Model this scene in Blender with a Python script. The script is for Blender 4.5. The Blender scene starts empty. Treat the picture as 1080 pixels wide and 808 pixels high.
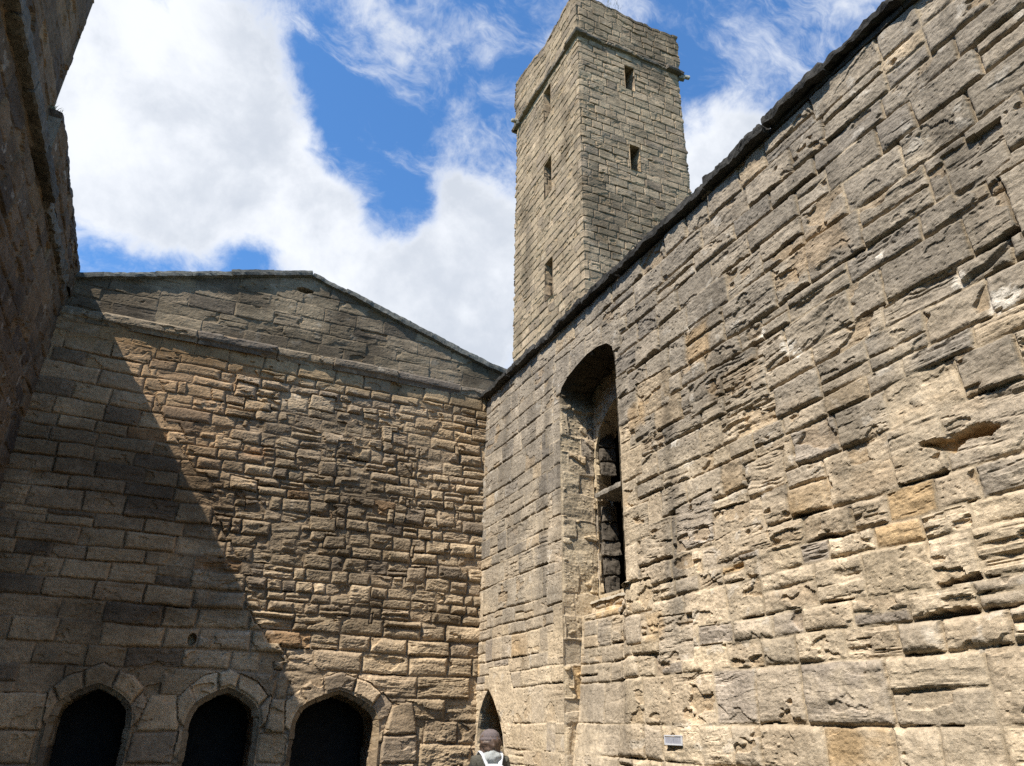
import bpy, bmesh, math, random
import numpy as np
from mathutils import Vector, Matrix

random.seed(7)
SC = bpy.context.scene
COL = SC.collection
R = math.radians

# ------------------------------------------------------------------ noise
_rng = np.random.default_rng(11)
_P = _rng.permutation(4096).astype(np.int64)
_ang = _rng.uniform(0, 2 * np.pi, 4096)
_GX, _GY = np.cos(_ang), np.sin(_ang)
_H = _rng.uniform(0, 1, 4096)
_G3 = _rng.normal(size=(4096, 3)); _G3 /= np.linalg.norm(_G3, axis=1)[:, None]

def hsh(i, j=0):
    i = np.asarray(i, dtype=np.int64); j = np.asarray(j, dtype=np.int64)
    return _H[_P[(i + _P[j & 4095] * 7) & 4095]]

def pn(x, y, s=0):
    x = np.asarray(x, float); y = np.asarray(y, float)
    xi = np.floor(x); yi = np.floor(y)
    fx = x - xi; fy = y - yi
    xi = xi.astype(np.int64) + s * 131; yi = yi.astype(np.int64) + s * 57
    ux = fx * fx * fx * (fx * (fx * 6 - 15) + 10); uy = fy * fy * fy * (fy * (fy * 6 - 15) + 10)
    def g(a, b):
        k = _P[(a + _P[b & 4095]) & 4095]
        return k
    k00 = g(xi, yi); k10 = g(xi + 1, yi); k01 = g(xi, yi + 1); k11 = g(xi + 1, yi + 1)
    n00 = _GX[k00] * fx + _GY[k00] * fy
    n10 = _GX[k10] * (fx - 1) + _GY[k10] * fy
    n01 = _GX[k01] * fx + _GY[k01] * (fy - 1)
    n11 = _GX[k11] * (fx - 1) + _GY[k11] * (fy - 1)
    a = n00 + ux * (n10 - n00); b = n01 + ux * (n11 - n01)
    return 1.5 * (a + uy * (b - a))

def fbm(x, y, o=4, s=0, g=.5):
    r = 0; a = 1.; t = 0
    for k in range(o):
        r = r + a * pn(x * 2 ** k, y * 2 ** k, s + k * 3); t += a; a *= g
    return r / t * 1.3

def pn3(p, s=0):
    p = np.asarray(p, float)
    i = np.floor(p).astype(np.int64); f = p - i
    u = f * f * f * (f * (f * 6 - 15) + 10)
    r = 0
    for dx in (0, 1):
        for dy in (0, 1):
            for dz in (0, 1):
                k = _P[(i[:, 0] + dx + _P[(i[:, 1] + dy + _P[(i[:, 2] + dz + s * 17) & 4095]) & 4095]) & 4095]
                n = (_G3[k] * (f - np.array([dx, dy, dz]))).sum(1)
                w = (u[:, 0] if dx else 1 - u[:, 0]) * (u[:, 1] if dy else 1 - u[:, 1]) * (u[:, 2] if dz else 1 - u[:, 2])
                r = r + w * n
    return 1.5 * r

def sst(a, b, x):
    t = np.clip((x - a) / (b - a), 0, 1)
    return t * t * (3 - 2 * t)

# ------------------------------------------------------------------ object helpers
def link(o, parent=None):
    COL.objects.link(o)
    if parent is not None: o.parent = parent
    return o

def tag(o, label=None, cat=None, group=None, kind=None):
    for k, v in (('label', label), ('category', cat), ('group', group), ('kind', kind)):
        if v: o[k] = v
    return o

def empty(name, loc, label, cat):
    o = bpy.data.objects.new(name, None)
    o.location = loc; o.empty_display_size = .2
    return tag(link(o), label, cat, kind='thing')

def np_mesh(name, verts, quads, mat, parent=None, col=None, smooth=False, tris=None):
    """verts in world space; the object is placed under its parent without moving"""
    me = bpy.data.meshes.new(name)
    nv = len(verts); nq = len(quads); nt = 0 if tris is None else len(tris)
    me.vertices.add(nv); me.vertices.foreach_set('co', np.ascontiguousarray(verts, np.float32).ravel())
    loops = quads.astype(np.int32).ravel() if nq else np.zeros(0, np.int32)
    if nt: loops = np.concatenate([loops, np.asarray(tris, np.int32).ravel()])
    me.loops.add(len(loops)); me.loops.foreach_set('vertex_index', loops)
    me.polygons.add(nq + nt)
    st = np.arange(nq) * 4
    if nt: st = np.concatenate([st, nq * 4 + np.arange(nt) * 3])
    me.polygons.foreach_set('loop_start', st.astype(np.int32))
    me.update(calc_edges=True)
    me.polygons.foreach_set('use_smooth', np.full(nq + nt, smooth))
    if col is not None:
        at = me.color_attributes.new('Col', 'FLOAT_COLOR', 'POINT')
        c = np.ones((nv, 4), np.float32); c[:, :3] = np.clip(col, 0, 1)
        at.data.foreach_set('color', c.ravel())
    me.validate()
    o = bpy.data.objects.new(name, me)
    me.materials.append(mat)
    link(o, parent)
    if parent is not None:
        m = Vector((0, 0, 0)); q = parent
        while q is not None: m += Vector(q.location); q = q.parent
        me.transform(Matrix.Translation(-m))
    return o

# ------------------------------------------------------------------ materials
def stone_mat(name, bump=.5, scale=1., spec=.12, grain=.35):
    m = bpy.data.materials.new(name); m.use_nodes = True
    nt = m.node_tree; N = nt.nodes; L = nt.links; N.clear()
    out = N.new('ShaderNodeOutputMaterial'); b = N.new('ShaderNodeBsdfPrincipled')
    L.new(b.outputs[0], out.inputs[0])
    b.inputs['Roughness'].default_value = .92; b.inputs['Specular IOR Level'].default_value = spec
    at = N.new('ShaderNodeAttribute'); at.attribute_name = 'Col'
    tc = N.new('ShaderNodeTexCoord')
    n1 = N.new('ShaderNodeTexNoise'); n1.inputs['Scale'].default_value = 22 * scale; n1.inputs['Detail'].default_value = 9; n1.inputs['Roughness'].default_value = .72
    n2 = N.new('ShaderNodeTexNoise'); n2.inputs['Scale'].default_value = 150 * scale; n2.inputs['Detail'].default_value = 4; n2.inputs['Roughness'].default_value = .7
    n3 = N.new('ShaderNodeTexNoise'); n3.inputs['Scale'].default_value = 5 * scale; n3.inputs['Detail'].default_value = 6; n3.inputs['Roughness'].default_value = .65
    for n in (n1, n2, n3): L.new(tc.outputs['Object'], n.inputs['Vector'])
    def ramp(src, lo, hi):
        r = N.new('ShaderNodeMapRange'); r.inputs[1].default_value = .3; r.inputs[2].default_value = .7
        r.inputs[3].default_value = lo; r.inputs[4].default_value = hi
        L.new(src, r.inputs[0]); return r.outputs[0]
    a = ramp(n1.outputs['Fac'], 1 - grain, 1 + grain * .75); c = ramp(n2.outputs['Fac'], 1 - grain * .7, 1 + grain * .6); d = ramp(n3.outputs['Fac'], 1 - grain * .45, 1 + grain * .45)
    mu = N.new('ShaderNodeMath'); mu.operation = 'MULTIPLY'; L.new(a, mu.inputs[0]); L.new(c, mu.inputs[1])
    mv = N.new('ShaderNodeMath'); mv.operation = 'MULTIPLY'; L.new(mu.outputs[0], mv.inputs[0]); L.new(d, mv.inputs[1])
    vm = N.new('ShaderNodeVectorMath'); vm.operation = 'SCALE'
    L.new(at.outputs['Color'], vm.inputs[0]); L.new(mv.outputs[0], vm.inputs['Scale'])
    L.new(vm.outputs[0], b.inputs['Base Color'])
    ad = N.new('ShaderNodeMath'); ad.operation = 'MULTIPLY_ADD'; ad.inputs[1].default_value = .35
    L.new(n2.outputs['Fac'], ad.inputs[0]); L.new(n1.outputs['Fac'], ad.inputs[2])
    bp = N.new('ShaderNodeBump'); bp.inputs['Strength'].default_value = bump; bp.inputs['Distance'].default_value = .018
    L.new(ad.outputs[0], bp.inputs['Height']); L.new(bp.outputs[0], b.inputs['Normal'])
    return m

def plain_mat(name, c, rough=.8, noise=0., scale=30, metal=0., bump=0.):
    m = bpy.data.materials.new(name); m.use_nodes = True
    nt = m.node_tree; b = nt.nodes['Principled BSDF']
    b.inputs['Base Color'].default_value = (*c, 1); b.inputs['Roughness'].default_value = rough
    b.inputs['Metallic'].default_value = metal
    if noise or bump:
        tc = nt.nodes.new('ShaderNodeTexCoord'); n = nt.nodes.new('ShaderNodeTexNoise')
        n.inputs['Scale'].default_value = scale; n.inputs['Detail'].default_value = 8
        nt.links.new(tc.outputs['Object'], n.inputs['Vector'])
        r = nt.nodes.new('ShaderNodeValToRGB')
        r.color_ramp.elements[0].position = .3; r.color_ramp.elements[1].position = .7
        r.color_ramp.elements[0].color = (*[x * (1 - noise) for x in c], 1)
        r.color_ramp.elements[1].color = (*[min(1, x * (1 + noise)) for x in c], 1)
        nt.links.new(n.outputs['Fac'], r.inputs[0]); nt.links.new(r.outputs[0], b.inputs['Base Color'])
        if bump:
            bp = nt.nodes.new('ShaderNodeBump'); bp.inputs['Strength'].default_value = bump; bp.inputs['Distance'].default_value = .02
            nt.links.new(n.outputs['Fac'], bp.inputs['Height']); nt.links.new(bp.outputs[0], b.inputs['Normal'])
    return m

M_STONE = stone_mat('weathered_sandstone')
M_STONE_FAR = stone_mat('tower_sandstone', bump=.4, scale=.6)
M_DARK = plain_mat('shade_dark_stone', (.014, .0125, .0115), .95, .4, 12)  # near-black colour stands in for the shade inside the openings
M_TURF = plain_mat('worn_grass', (.10, .11, .05), .95, .5, 6, bump=.5)

# ------------------------------------------------------------------ masonry
# palettes: (weight, rgb)
PAL = {
 'buff':   [(3, (.49, .42, .305)), (3, (.45, .385, .285)), (2, (.52, .45, .335)), (1.2, (.42, .37, .29)), (.35, (.45, .34, .20)), (.6, (.34, .305, .255))],
 'grey':   [(3, (.285, .258, .208)), (3, (.255, .232, .19)), (2, (.315, .282, .225)), (1, (.22, .203, .172)), (.4, (.38, .32, .23))],
 'brown':  [(3, (.385, .318, .222)), (3, (.345, .285, .205)), (2, (.425, .35, .245)), (1, (.225, .19, .145)), (.12, (.34, .24, .145)), (.8, (.35, .29, .205))],
 'ashlar': [(3, (.34, .265, .165)), (2, (.31, .245, .155)), (1, (.27, .22, .15))],
 'dark':   [(3, (.165, .145, .115)), (2, (.14, .125, .105)), (2, (.19, .16, .12)), (.6, (.11, .10, .09))],
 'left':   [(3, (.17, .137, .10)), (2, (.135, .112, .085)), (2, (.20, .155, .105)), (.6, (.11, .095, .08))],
 'tower':  [(3, (.335, .282, .20)), (3, (.305, .257, .185)), (2, (.365, .305, .22)), (1, (.265, .225, .17))],
}
def pal_pick(name, r):
    p = PAL[name]; w = np.cumsum([a for a, _ in p]); w = w / w[-1]
    return np.array([c for _, c in p])[np.searchsorted(w, np.clip(r, 0, .99999))]

class Layout:
    """courses of stones; each stone has a rectangle and a row of random numbers"""
    def __init__(s, v0, v1, hfun, u0, u1, wfun, seed, split=.0, merge=.0):
        rg = np.random.default_rng(seed)
        s.cv = [v0]
        while s.cv[-1] < v1: s.cv.append(s.cv[-1] + hfun(s.cv[-1], rg))
        s.cv = np.array(s.cv); s.rows = []; s.first = []
        n = 0
        for k in range(len(s.cv) - 1):
            h = s.cv[k + 1] - s.cv[k]
            j = [u0 - rg.uniform(0, .5)]
            while j[-1] < u1: j.append(j[-1] + wfun(j[-1], s.cv[k], h, rg))
            s.rows.append(np.array(j)); s.first.append(n); n += 2 * (len(j) - 1)
        s.n = n
        s.split = np.where(rg.uniform(size=n) < split, rg.uniform(.35, .65, n), 2.)
        s.rnd = rg.uniform(size=(n + 400, 12))
        s.polys = []
    def add_poly(s, pts):
        s.polys.append(np.array(pts, float))
    def lookup(s, u, v):
        k = np.clip(np.searchsorted(s.cv, v, side='right') - 1, 0, len(s.rows) - 1)
        sid = np.zeros(u.shape, np.int64)
        eu = np.zeros(u.shape); eb = np.zeros(u.shape); et = np.zeros(u.shape)
        uc = np.zeros(u.shape); vc = np.zeros(u.shape)
        for i in np.unique(k):
            m = k == i; j = s.rows[i]; uu = u[m]; vv = v[m]
            q = np.clip(np.searchsorted(j, uu, side='right') - 1, 0, len(j) - 2)
            a, b = j[q], j[q + 1]; c0, c1 = s.cv[i], s.cv[i + 1]
            base = s.first[i] + 2 * q
            sp = c0 + s.split[base] * (c1 - c0)
            up = vv > sp
            lo = np.where(up, sp, c0); hi = np.where(~up & (sp < c1), sp, c1)
            sid[m] = base + up
            eu[m] = np.minimum(uu - a, b - uu); eb[m] = vv - lo; et[m] = hi - vv
            uc[m] = (a + b) / 2; vc[m] = (lo + hi) / 2
        if getattr(s, 'alt', None):
            other, border = s.alt
            g = border(v) - u; m = g > 0
            r2 = other.lookup(u[m], v[m])
            sid[m] = r2[0] + 7 - (r2[0] + 7 >= s.n) * (s.n // 2); eb[m] = r2[2]; et[m] = r2[3]; uc[m] = r2[4]; vc[m] = r2[5]; eu[m] = r2[1]
            eu = np.minimum(eu, np.abs(g) + .003)
        for t, P in enumerate(s.polys):
            d = None
            for a, b in zip(P, np.roll(P, -1, 0)):
                e = b - a; e = e / np.hypot(*e)
                x = e[0] * (v - a[1]) - e[1] * (u - a[0])
                d = x if d is None else np.minimum(d, x)
            m = d > 0
            c = P.mean(0)
            sid[m] = s.n + t; eu[m] = d[m]; eb[m] = d[m] + .004; et[m] = d[m]; uc[m] = c[0]; vc[m] = c[1]
        return sid, eu, eb, et, uc, vc

def masonry(lay, u, v, st, seed=0):
    """returns height (m, outwards) and colour for points (u, v) of a wall"""
    sd = seed
    def S(key, dflt): 
        x = st.get(key, dflt)
        return x(u, v) if callable(x) else x
    w = S('warp', 1.)
    uw = u + w * (.016 * pn(u * 1.7, v * 2.1, sd + 1) + .007 * pn(u * 7, v * 7, sd + 2) + .003 * pn(u * 24, v * 24, sd + 21))
    vw = v + w * (.022 * pn(u * .9, v * 1.3, sd + 3) + .008 * pn(u * 5, v * 6, sd + 4) + .0035 * pn(u * 20, v * 22, sd + 22))
    sid, eu, eb, et, uc, vc = lay.lookup(uw, vw)
    rr = lay.rnd[sid % len(lay.rnd)]
    o1 = rr[..., 0] * 97; o2 = rr[..., 1] * 83
    rough = S('rough', .5); layer = S('layer', .5)
    d = np.minimum(np.minimum(eu, et), eb) + .004 * pn(u * 34, v * 34, sd + 5)
    jw = S('jw', .005); rad = S('rad', .022) * (.5 + rr[..., 2])
    _p = sid >= lay.n + st.get('lift_from', 10 ** 9)
    rad = np.where(_p, .032, rad); jw = np.where(_p, .006, jw)
    t = np.clip((d - jw) / rad, 0, 1)
    prof = np.sqrt(np.maximum(0, 1 - (1 - t) ** 2))
    # joint depth, patches of flush mortar
    jd = S('jd', .02) * np.clip(.9 + 1.1 * fbm(u * 1.3, v * 1.3, 3, sd + 6), .15, 2.2)
    mort = sst(.05, .45, fbm(u * .9 + 7, v * 1.1, 3, sd + 7) + S('flush', 0.))
    isp = (sid >= lay.n + st.get('lift_from', 10 ** 9)) * 1.
    mort = mort * (1 - isp); rough = rough * (1 - .45 * isp); layer = layer * (1 - .85 * isp)
    jd = jd * (1 - .8 * mort) * (1 - isp) + .016 * isp
    # stone face
    f1 = fbm(u * 3.2 + o1, v * 6.5 + o2, 5, sd + 8)
    face = S('off', .012) * (rr[..., 3] * 2 - 1) + (rr[..., 4] - .5) * .05 * S('tilt', 1.) * (u - uc) + (rr[..., 5] - .5) * .10 * S('tilt', 1.) * (v - vc)
    face = face + rough * .014 * (.4 + 1.2 * rr[..., 6]) * f1
    face = face + rough * .0035 * fbm(u * 34, v * 42, 3, sd + 9)
    face = face + isp * st.get('lift', .012)
    # bedding: layers that stand out and layers that have weathered back
    lam = rr[..., 7] ** 2.6 * 2.6 * layer
    fr = 13 + 22 * rr[..., 8]
    sv = (v - vc) * fr + .9 * fbm(u * 2.2 + o1, v * 3 + o2, 3, sd + 10) + (rr[..., 9] - .5) * 6 * (u - uc)
    li = np.floor(sv); lf = sv - li
    la = hsh(li + (sid * 13), sid); lb = hsh(li + 1 + (sid * 13), sid)
    lh = la + (lb - la) * sst(.72, 1., lf)
    br = sst(-.25, .35, fbm(u * 2.6 + o2, li * 3.7 + o1, 3, sd + 11))
    face = face - lam * .020 * (1 - lh) * br - lam * .008 * br * np.exp(-((lf - .5) / .12) ** 2) * (hsh(li, sid + 5) > .45)
    # spalls
    sp = fbm(u * 2.4 + o2, v * 4.2 + o1, 4, sd + 12)
    spm = sst(.0, .05, sp - (.34 - .30 * S('spall', .4) * (rr[..., 10] > .45)))
    face = face - spm * (.012 + .03 * rr[..., 10]) * S('spall', .4) * 1.6
    # pits
    pit = sst(.42, .62, pn(u * 26 + o1, v * 40, sd + 13)) * sst(.0, .3, fbm(u * 2 + 3, v * 2, 2, sd + 14) + .12)
    face = face - pit * .011 * S('pit', .5)
    h = -jd + (jd + face) * prof
    # weathered-out bed joints: deep gaps under a stone
    gp = S('gap', .5)
    gn = fbm(u * 2.1 + vc * 5.3, vc * 7.7, 3, sd + 15) + .9 * (rr[..., 11] - .62)
    g = gp * .034 * np.clip(gn * 1.6, 0, 1.3) * (1 + .5 * pn(u * 16, v * 9, sd + 16))
    gm = sst(1.0, .65, (eb + .004) / np.maximum(g, 1e-4)) * (g > .003) * sst(.0, .03, eu - .004)
    gd = .03 + .075 * np.clip(gn, 0, 1)
    h = h - gm * (gd + np.maximum(h, -.03)) 
    # ---- colour
    pal = st['pal']
    c = pal(u, v, rr, sd) if callable(pal) else pal_pick(pal, rr[..., 0])
    val = st.get('vary', .0) * (rr[..., 8] - .5) + 1 + .20 * fbm(u * 2 + o1, v * 3 + o2, 4, sd + 17) + .16 * (rr[..., 2] - .5)
    c = c * val[..., None]
    c = c * (1 + (.34 * (rr[..., 6] - .4) + .20) * _p)[..., None]
    # bedding stripes in tone
    c = c * (1 + .10 * (la - .5) * br)[..., None]
    # freshly broken faces are warmer
    wrm = spm * sst(.3, .9, rr[..., 10]) * .55
    c = c + wrm[..., None] * (np.array([.40, .29, .16]) * st.get('warmth', 1.) - c) * .6
    mcol = np.array(st.get('mortar', (.36, .32, .25)))
    mm = (1 - sst(.15, .75, prof)) * .75
    c = c + mm[..., None] * (mcol * (.85 + .3 * mort[..., None]) - c)
    c = c + (gm * .7)[..., None] * (np.array([.09, .07, .055]) - c)
    smear = st.get('smear')
    if smear:
        k = smear(u, v)
        c = c + k[..., None] * (np.array([.50, .44, .335]) - c); h = h * (1 - .35 * k)
    # lichen
    lc = st.get('lichen', .4)
    ln = sst(.50, .56, pn(u * 6.5, v * 7.5, sd + 18) + .25 * pn(u * 26, v * 26, sd + 19)) * sst(.05, .5, fbm(u * .8, v * .8, 2, sd + 20) + .2)
    c = c + (ln * lc)[..., None] * (np.array([.55, .54, .49]) - c)
    stain_shade = st.get('stain_shade')
    if stain_shade: c = c * stain_shade(u, v)[..., None] if stain_shade(u, v).ndim == 2 else c * stain_shade(u, v)
    extra = st.get('extra')
    if extra: h, c = extra(u, v, h, c)
    c = c * np.array(st.get('tone', (1.04, .965, .885)))
    return h, np.clip(c, .01, .85)

def inpoly(u, v, P):
    r = np.zeros(u.shape, bool)
    n = len(P)
    for i in range(n):
        (x0, y0), (x1, y1) = P[i], P[(i + 1) % n]
        if y0 == y1: continue
        c = ((y0 > v) != (y1 > v)) & (u < (x1 - x0) * (v - y0) / (y1 - y0) + x0)
        r ^= c
    return r

def edge_dist(u, v, P):
    best = np.full(u.shape, 1e9)
    for i in range(len(P)):
        a = np.array(P[i]); b = np.array(P[(i + 1) % len(P)]); e = b - a; l2 = e @ e
        if l2 < 1e-12: continue
        t = np.clip(((u - a[0]) * e[0] + (v - a[1]) * e[1]) / l2, 0, 1)
        best = np.minimum(best, np.hypot(u - a[0] - t * e[0], v - a[1] - t * e[1]))
    return best

def snap(u, v, P, du, dv):
    """moves grid points close to a polygon's outline onto it"""
    best = np.full(u.shape, 1e9); bu = u.copy(); bv = v.copy()
    for i in range(len(P)):
        a = np.array(P[i]); b = np.array(P[(i + 1) % len(P)]); e = b - a; l2 = e @ e
        if l2 < 1e-12: continue
        t = np.clip(((u - a[0]) * e[0] + (v - a[1]) * e[1]) / l2, 0, 1)
        qu = a[0] + t * e[0]; qv = a[1] + t * e[1]
        d = np.hypot((u - qu) / du, (v - qv) / dv)
        m = d < best
        best[m] = d[m]; bu[m] = qu[m]; bv[m] = qv[m]
    m = best < .62
    return np.where(m, bu, u), np.where(m, bv, v)

def axis_pts(a, b, stepf):
    r = [a]
    while r[-1] < b: r.append(r[-1] + stepf(r[-1]))
    r = np.array(r); return a + (r - a) * (b - a) / (r[-1] - a)

def sheet(name, mapf, us, vs, lay, st, mat, parent, seed=0, holes=(), keep=None, flip=False, extra_quads=None):
    """a displaced wall surface. mapf(u, v, h) -> (..., 3) world positions"""
    U, V = np.meshgrid(us, vs, indexing='ij')
    du = np.gradient(us)[:, None] * np.ones_like(V); dv = np.gradient(vs)[None, :] * np.ones_like(V)
    for P in list(holes) + ([keep] if keep is not None else []):
        U, V = snap(U, V, P, du, dv)
    h, c = masonry(lay, U, V, st, seed)
    for P in holes:
        k = sst(.035, .006, edge_dist(U, V, P))
        if st.get('calm'): k = k * st['calm'](U, V)
        h = h * (1 - k) + np.clip(h, -.004, .010) * k
    X = mapf(U, V, h).reshape(-1, 3); c = c.reshape(-1, 3)
    nu, nv = len(us), len(vs)
    I = np.arange(nu * nv).reshape(nu, nv)
    q = np.stack([I[:-1, :-1], I[1:, :-1], I[1:, 1:], I[:-1, 1:]], -1).reshape(-1, 4)
    if flip: q = q[:, ::-1]
    if len(holes) or keep is not None:
        cu = U.ravel()[q].mean(1); cv = V.ravel()[q].mean(1)
        ok = np.ones(len(q), bool)
        for P in holes: ok &= ~inpoly(cu, cv, P)
        if keep is not None: ok &= inpoly(cu, cv, keep)
        q = q[ok]
        used = np.zeros(len(X), bool); used[q.ravel()] = True
        idx = np.cumsum(used) - 1
        X = X[used]; c = c[used]; q = idx[q]
    if extra_quads is not None:
        ev = np.array(extra_quads, float).reshape(-1, 3)
        q = np.vstack([q, len(X) + np.arange(len(ev)).reshape(-1, 4)])
        X = np.vstack([X, ev]); c = np.vstack([c, np.tile([.25, .21, .16], (len(ev), 1))])
    return np_mesh(name, X, q, mat, parent, c)

def const_w(a, b): return lambda u, v, h, rg: rg.uniform(a, b)

def arclen(P):
    P = np.array(P, float); s = np.concatenate([[0], np.cumsum(np.hypot(*np.diff(P, axis=0).T))])
    return P, s

def reveal(name, outline, place, depth, st, mat, parent, seed, step=.012, stones=(.18, .30), rows=(.2, .32), chamfer=0., flip=False, inner=None):
    """a stone-lined edge swept from the wall face inwards along an opening's outline.
    place(a, b, d) turns (along wall, height, depth) into a world point"""
    P, s = arclen(outline)
    us = np.linspace(0, s[-1], max(8, int(s[-1] / step))); 
    full = depth + chamfer * .45
    vs = np.linspace(0, full, max(5, int(full / step)))
    lay = Layout(0, s[-1], lambda v, rg: rg.uniform(*stones), 0, full, lambda u, v, h, rg: rg.uniform(*rows), seed)
    U, V = np.meshgrid(us, vs, indexing='ij')
    h, c = masonry(lay, V, U, st, seed)
    h = h * sst(0, .03, V) 
    a = np.interp(U, s, P[:, 0]); b = np.interp(U, s, P[:, 1])
    # inward normal of the outline, smoothed over a few steps
    e = .03
    ta = np.interp(U + e, s, P[:, 0]) - np.interp(U - e, s, P[:, 0]); tb = np.interp(U + e, s, P[:, 1]) - np.interp(U - e, s, P[:, 1])
    l = np.hypot(ta, tb) + 1e-9; na, nb = tb / l, -ta / l      # right-hand side of the direction of travel
    if inner is not None: na, nb = na * inner, nb * inner
    cw = chamfer * np.clip(V / max(chamfer * 1.45, 1e-6), 0, 1) if chamfer else 0.
    dd = np.where(V < chamfer * 1.45, V / 1.45, V - chamfer * .45) if chamfer else V
    off = cw + h
    X = place(a + na * off, b + nb * off, dd).reshape(-1, 3)
    nu, nv = len(us), len(vs); I = np.arange(nu * nv).reshape(nu, nv)
    q = np.stack([I[:-1, :-1], I[1:, :-1], I[1:, 1:], I[:-1, 1:]], -1).reshape(-1, 4)
    if flip: q = q[:, ::-1]
    return np_mesh(name, X, q, mat, parent, c.reshape(-1, 3))

def room(name, x0, x1, y0, y1, z0, z1, open_face, parent, mat=None):
    """a dark passage behind an opening: five inner faces"""
    v = np.array([(x, y, z) for x in (x0, x1) for y in (y0, y1) for z in (z0, z1)], float)
    f = {'-x': (0, 1, 3, 2), '+x': (4, 6, 7, 5), '-y': (0, 4, 5, 1), '+y': (2, 3, 7, 6), '-z': (0, 2, 6, 4), '+z': (1, 5, 7, 3)}
    return np_mesh(name, v, np.array([q for k, q in f.items() if k != open_face]), mat or M_DARK, parent)

class Slabs:
    """weathered blocks (coping stones, transoms) gathered into one part"""
    def __init__(s): s.v = []; s.q = []; s.c = []; s.n = 0
    def add(s, cen, ax, ay, az, col, amp=.012, step=.03, seed=0, edge=.25, freq=9.):
        """ax, ay, az: half-size vectors"""
        cen = np.array(cen, float); A = [np.array(a, float) for a in (ax, ay, az)]
        L = [np.linalg.norm(a) for a in A]; n = [max(2, int(2 * l / step)) for l in L]
        for d in range(3):
            i, j = (d + 1) % 3, (d + 2) % 3
            for sg in (-1, 1):
                a = np.linspace(-1, 1, n[i] + 1); b = np.linspace(-1, 1, n[j] + 1)
                G, K = np.meshgrid(a, b, indexing='ij')
                loc = np.zeros(G.shape + (3,)); loc[..., d] = sg; loc[..., i] = G; loc[..., j] = K
                loc = loc.reshape(-1, 3)
                # worn edges
                m = np.abs(loc) * L; r = min(L) * edge
                ex = np.maximum(m - (np.array(L) - r), 0); le = np.linalg.norm(ex, axis=1)
                k = np.where(le > r, r / np.maximum(le, 1e-9), 1.)
                m2 = np.where(ex > 0, np.array(L) - r + ex * k[:, None], m)
                loc = np.sign(loc) * m2 / L
                p = cen + loc @ np.array(A)
                nn = np.stack([pn3(p * freq + 13.1 * t + seed, t) + .6 * pn3(p * freq * 2.7 + 3.7 * t, t + 4) for t in range(3)], 1)
                nn = nn + .4 * np.stack([pn3(p * freq * 7 + 3.1 * t, t + 2) for t in range(3)], 1)
                p = p + nn * amp
                tone = 1 + .35 * pn3(p * 6 + 2.2, 7) + .25 * pn3(p * 22, 9)
                I = np.arange(len(p)).reshape(n[i] + 1, n[j] + 1) + s.n
                q = np.stack([I[:-1, :-1], I[1:, :-1], I[1:, 1:], I[:-1, 1:]], -1).reshape(-1, 4)
                if sg < 0: q = q[:, ::-1]
                s.v.append(p); s.q.append(q); s.c.append(np.array(col) * tone[:, None]); s.n += len(p)
    def build(s, name, mat, parent):
        return np_mesh(name, np.vstack(s.v), np.vstack(s.q), mat, parent, np.vstack(s.c))

# ------------------------------------------------------------------ plan of the court (metres, camera near the origin)
XR = 3.71          # face of the sunny wall
YB = 9.30          # face of the gabled wall
XL = -1.86         # face of the shaded wall

# ------------------------------------------------------------------ ground
def make_ground():
    bm = bmesh.new()
    bmesh.ops.create_grid(bm, x_segments=60, y_segments=60, size=300)
    me = bpy.data.meshes.new('ground'); bm.to_mesh(me); bm.free()
    me.materials.append(M_TURF)
    o = link(bpy.data.objects.new('ground', me)); o['kind'] = 'structure'
make_ground()

# ------------------------------------------------------------------ the gabled wall at the end of the court
gw = empty('gabled_wall', (1.0, YB, 0), 'brown rubble wall with a low gable and three arched doorways at its foot', 'wall')

ARCH = [(-.525, .325, 1.57, 1.925), (.755, .325, 1.57, 1.925), (1.985, .45, 1.55, 1.935)]
def arch_line(cx, w, zs, za, z0=-.02, n=11):
    """outline from the foot of the right jamb over the head to the foot of the left one"""
    fx = [1., .985, .93, .84, .70, .5, .25, .0]; fz = [0, .22, .42, .565, .69, .81, .92, 1.]
    q = np.linspace(0, 7, 29)
    xx = w * np.interp(q, range(8), fx); zz = zs + (za - zs) * np.interp(q, range(8), fz)
    r = list(zip(cx + xx, zz)); l = list(zip(cx - xx[::-1], zz[::-1]))
    return [(cx + w, z0)] + r + l[1:] + [(cx - w, z0)]
CH = .06
def arch_outer(a): return arch_line(a[0], a[1] + CH, a[2] + .01, a[3] + CH * 1.15)

def gw_h(v, rg):
    if v < 2.1: return rg.uniform(.24, .33)
    if v < 2.75: return rg.uniform(.16, .24)
    if v < 5.55: return rg.choice([rg.uniform(.10, .13), rg.uniform(.14, .19)], p=[.4, .6])
    if v < 5.8: return rg.uniform(.11, .15)
    return .215
def gw_w(u, v, h, rg):
    if v < 2.1: return rg.uniform(.35, .75)
    if v < 2.75: return rg.uniform(.28, .62)
    if v > 5.8: return rg.uniform(.38, .52)
    if u < -.2: return rg.uniform(.28, .58)
    return rg.choice([rg.uniform(.12, .24), rg.uniform(.24, .42)], p=[.35, .65])
glay = Layout(0, 6.02, gw_h, -2.2, 4.0, gw_w, 31, split=.10)
llft = Layout(0, 6.02, lambda v, rg: (rg.uniform(.22, .31) if v < 2.1 else .215 if v > 5.8 else rg.uniform(.15, .235)), -2.3, 2.2, lambda u, v, h, rg: rg.uniform(.3, .62), 131, split=.06)
glay.alt = (llft, lambda v: np.interp(v, [2.3, 2.7, 4.0, 5.5, 5.8], [1.3, 1.0, .25, -.75, -.9]) + .22 * (hsh(np.floor(v / .19).astype(np.int64), 9) - .5))
rg = np.random.default_rng(5)
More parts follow.
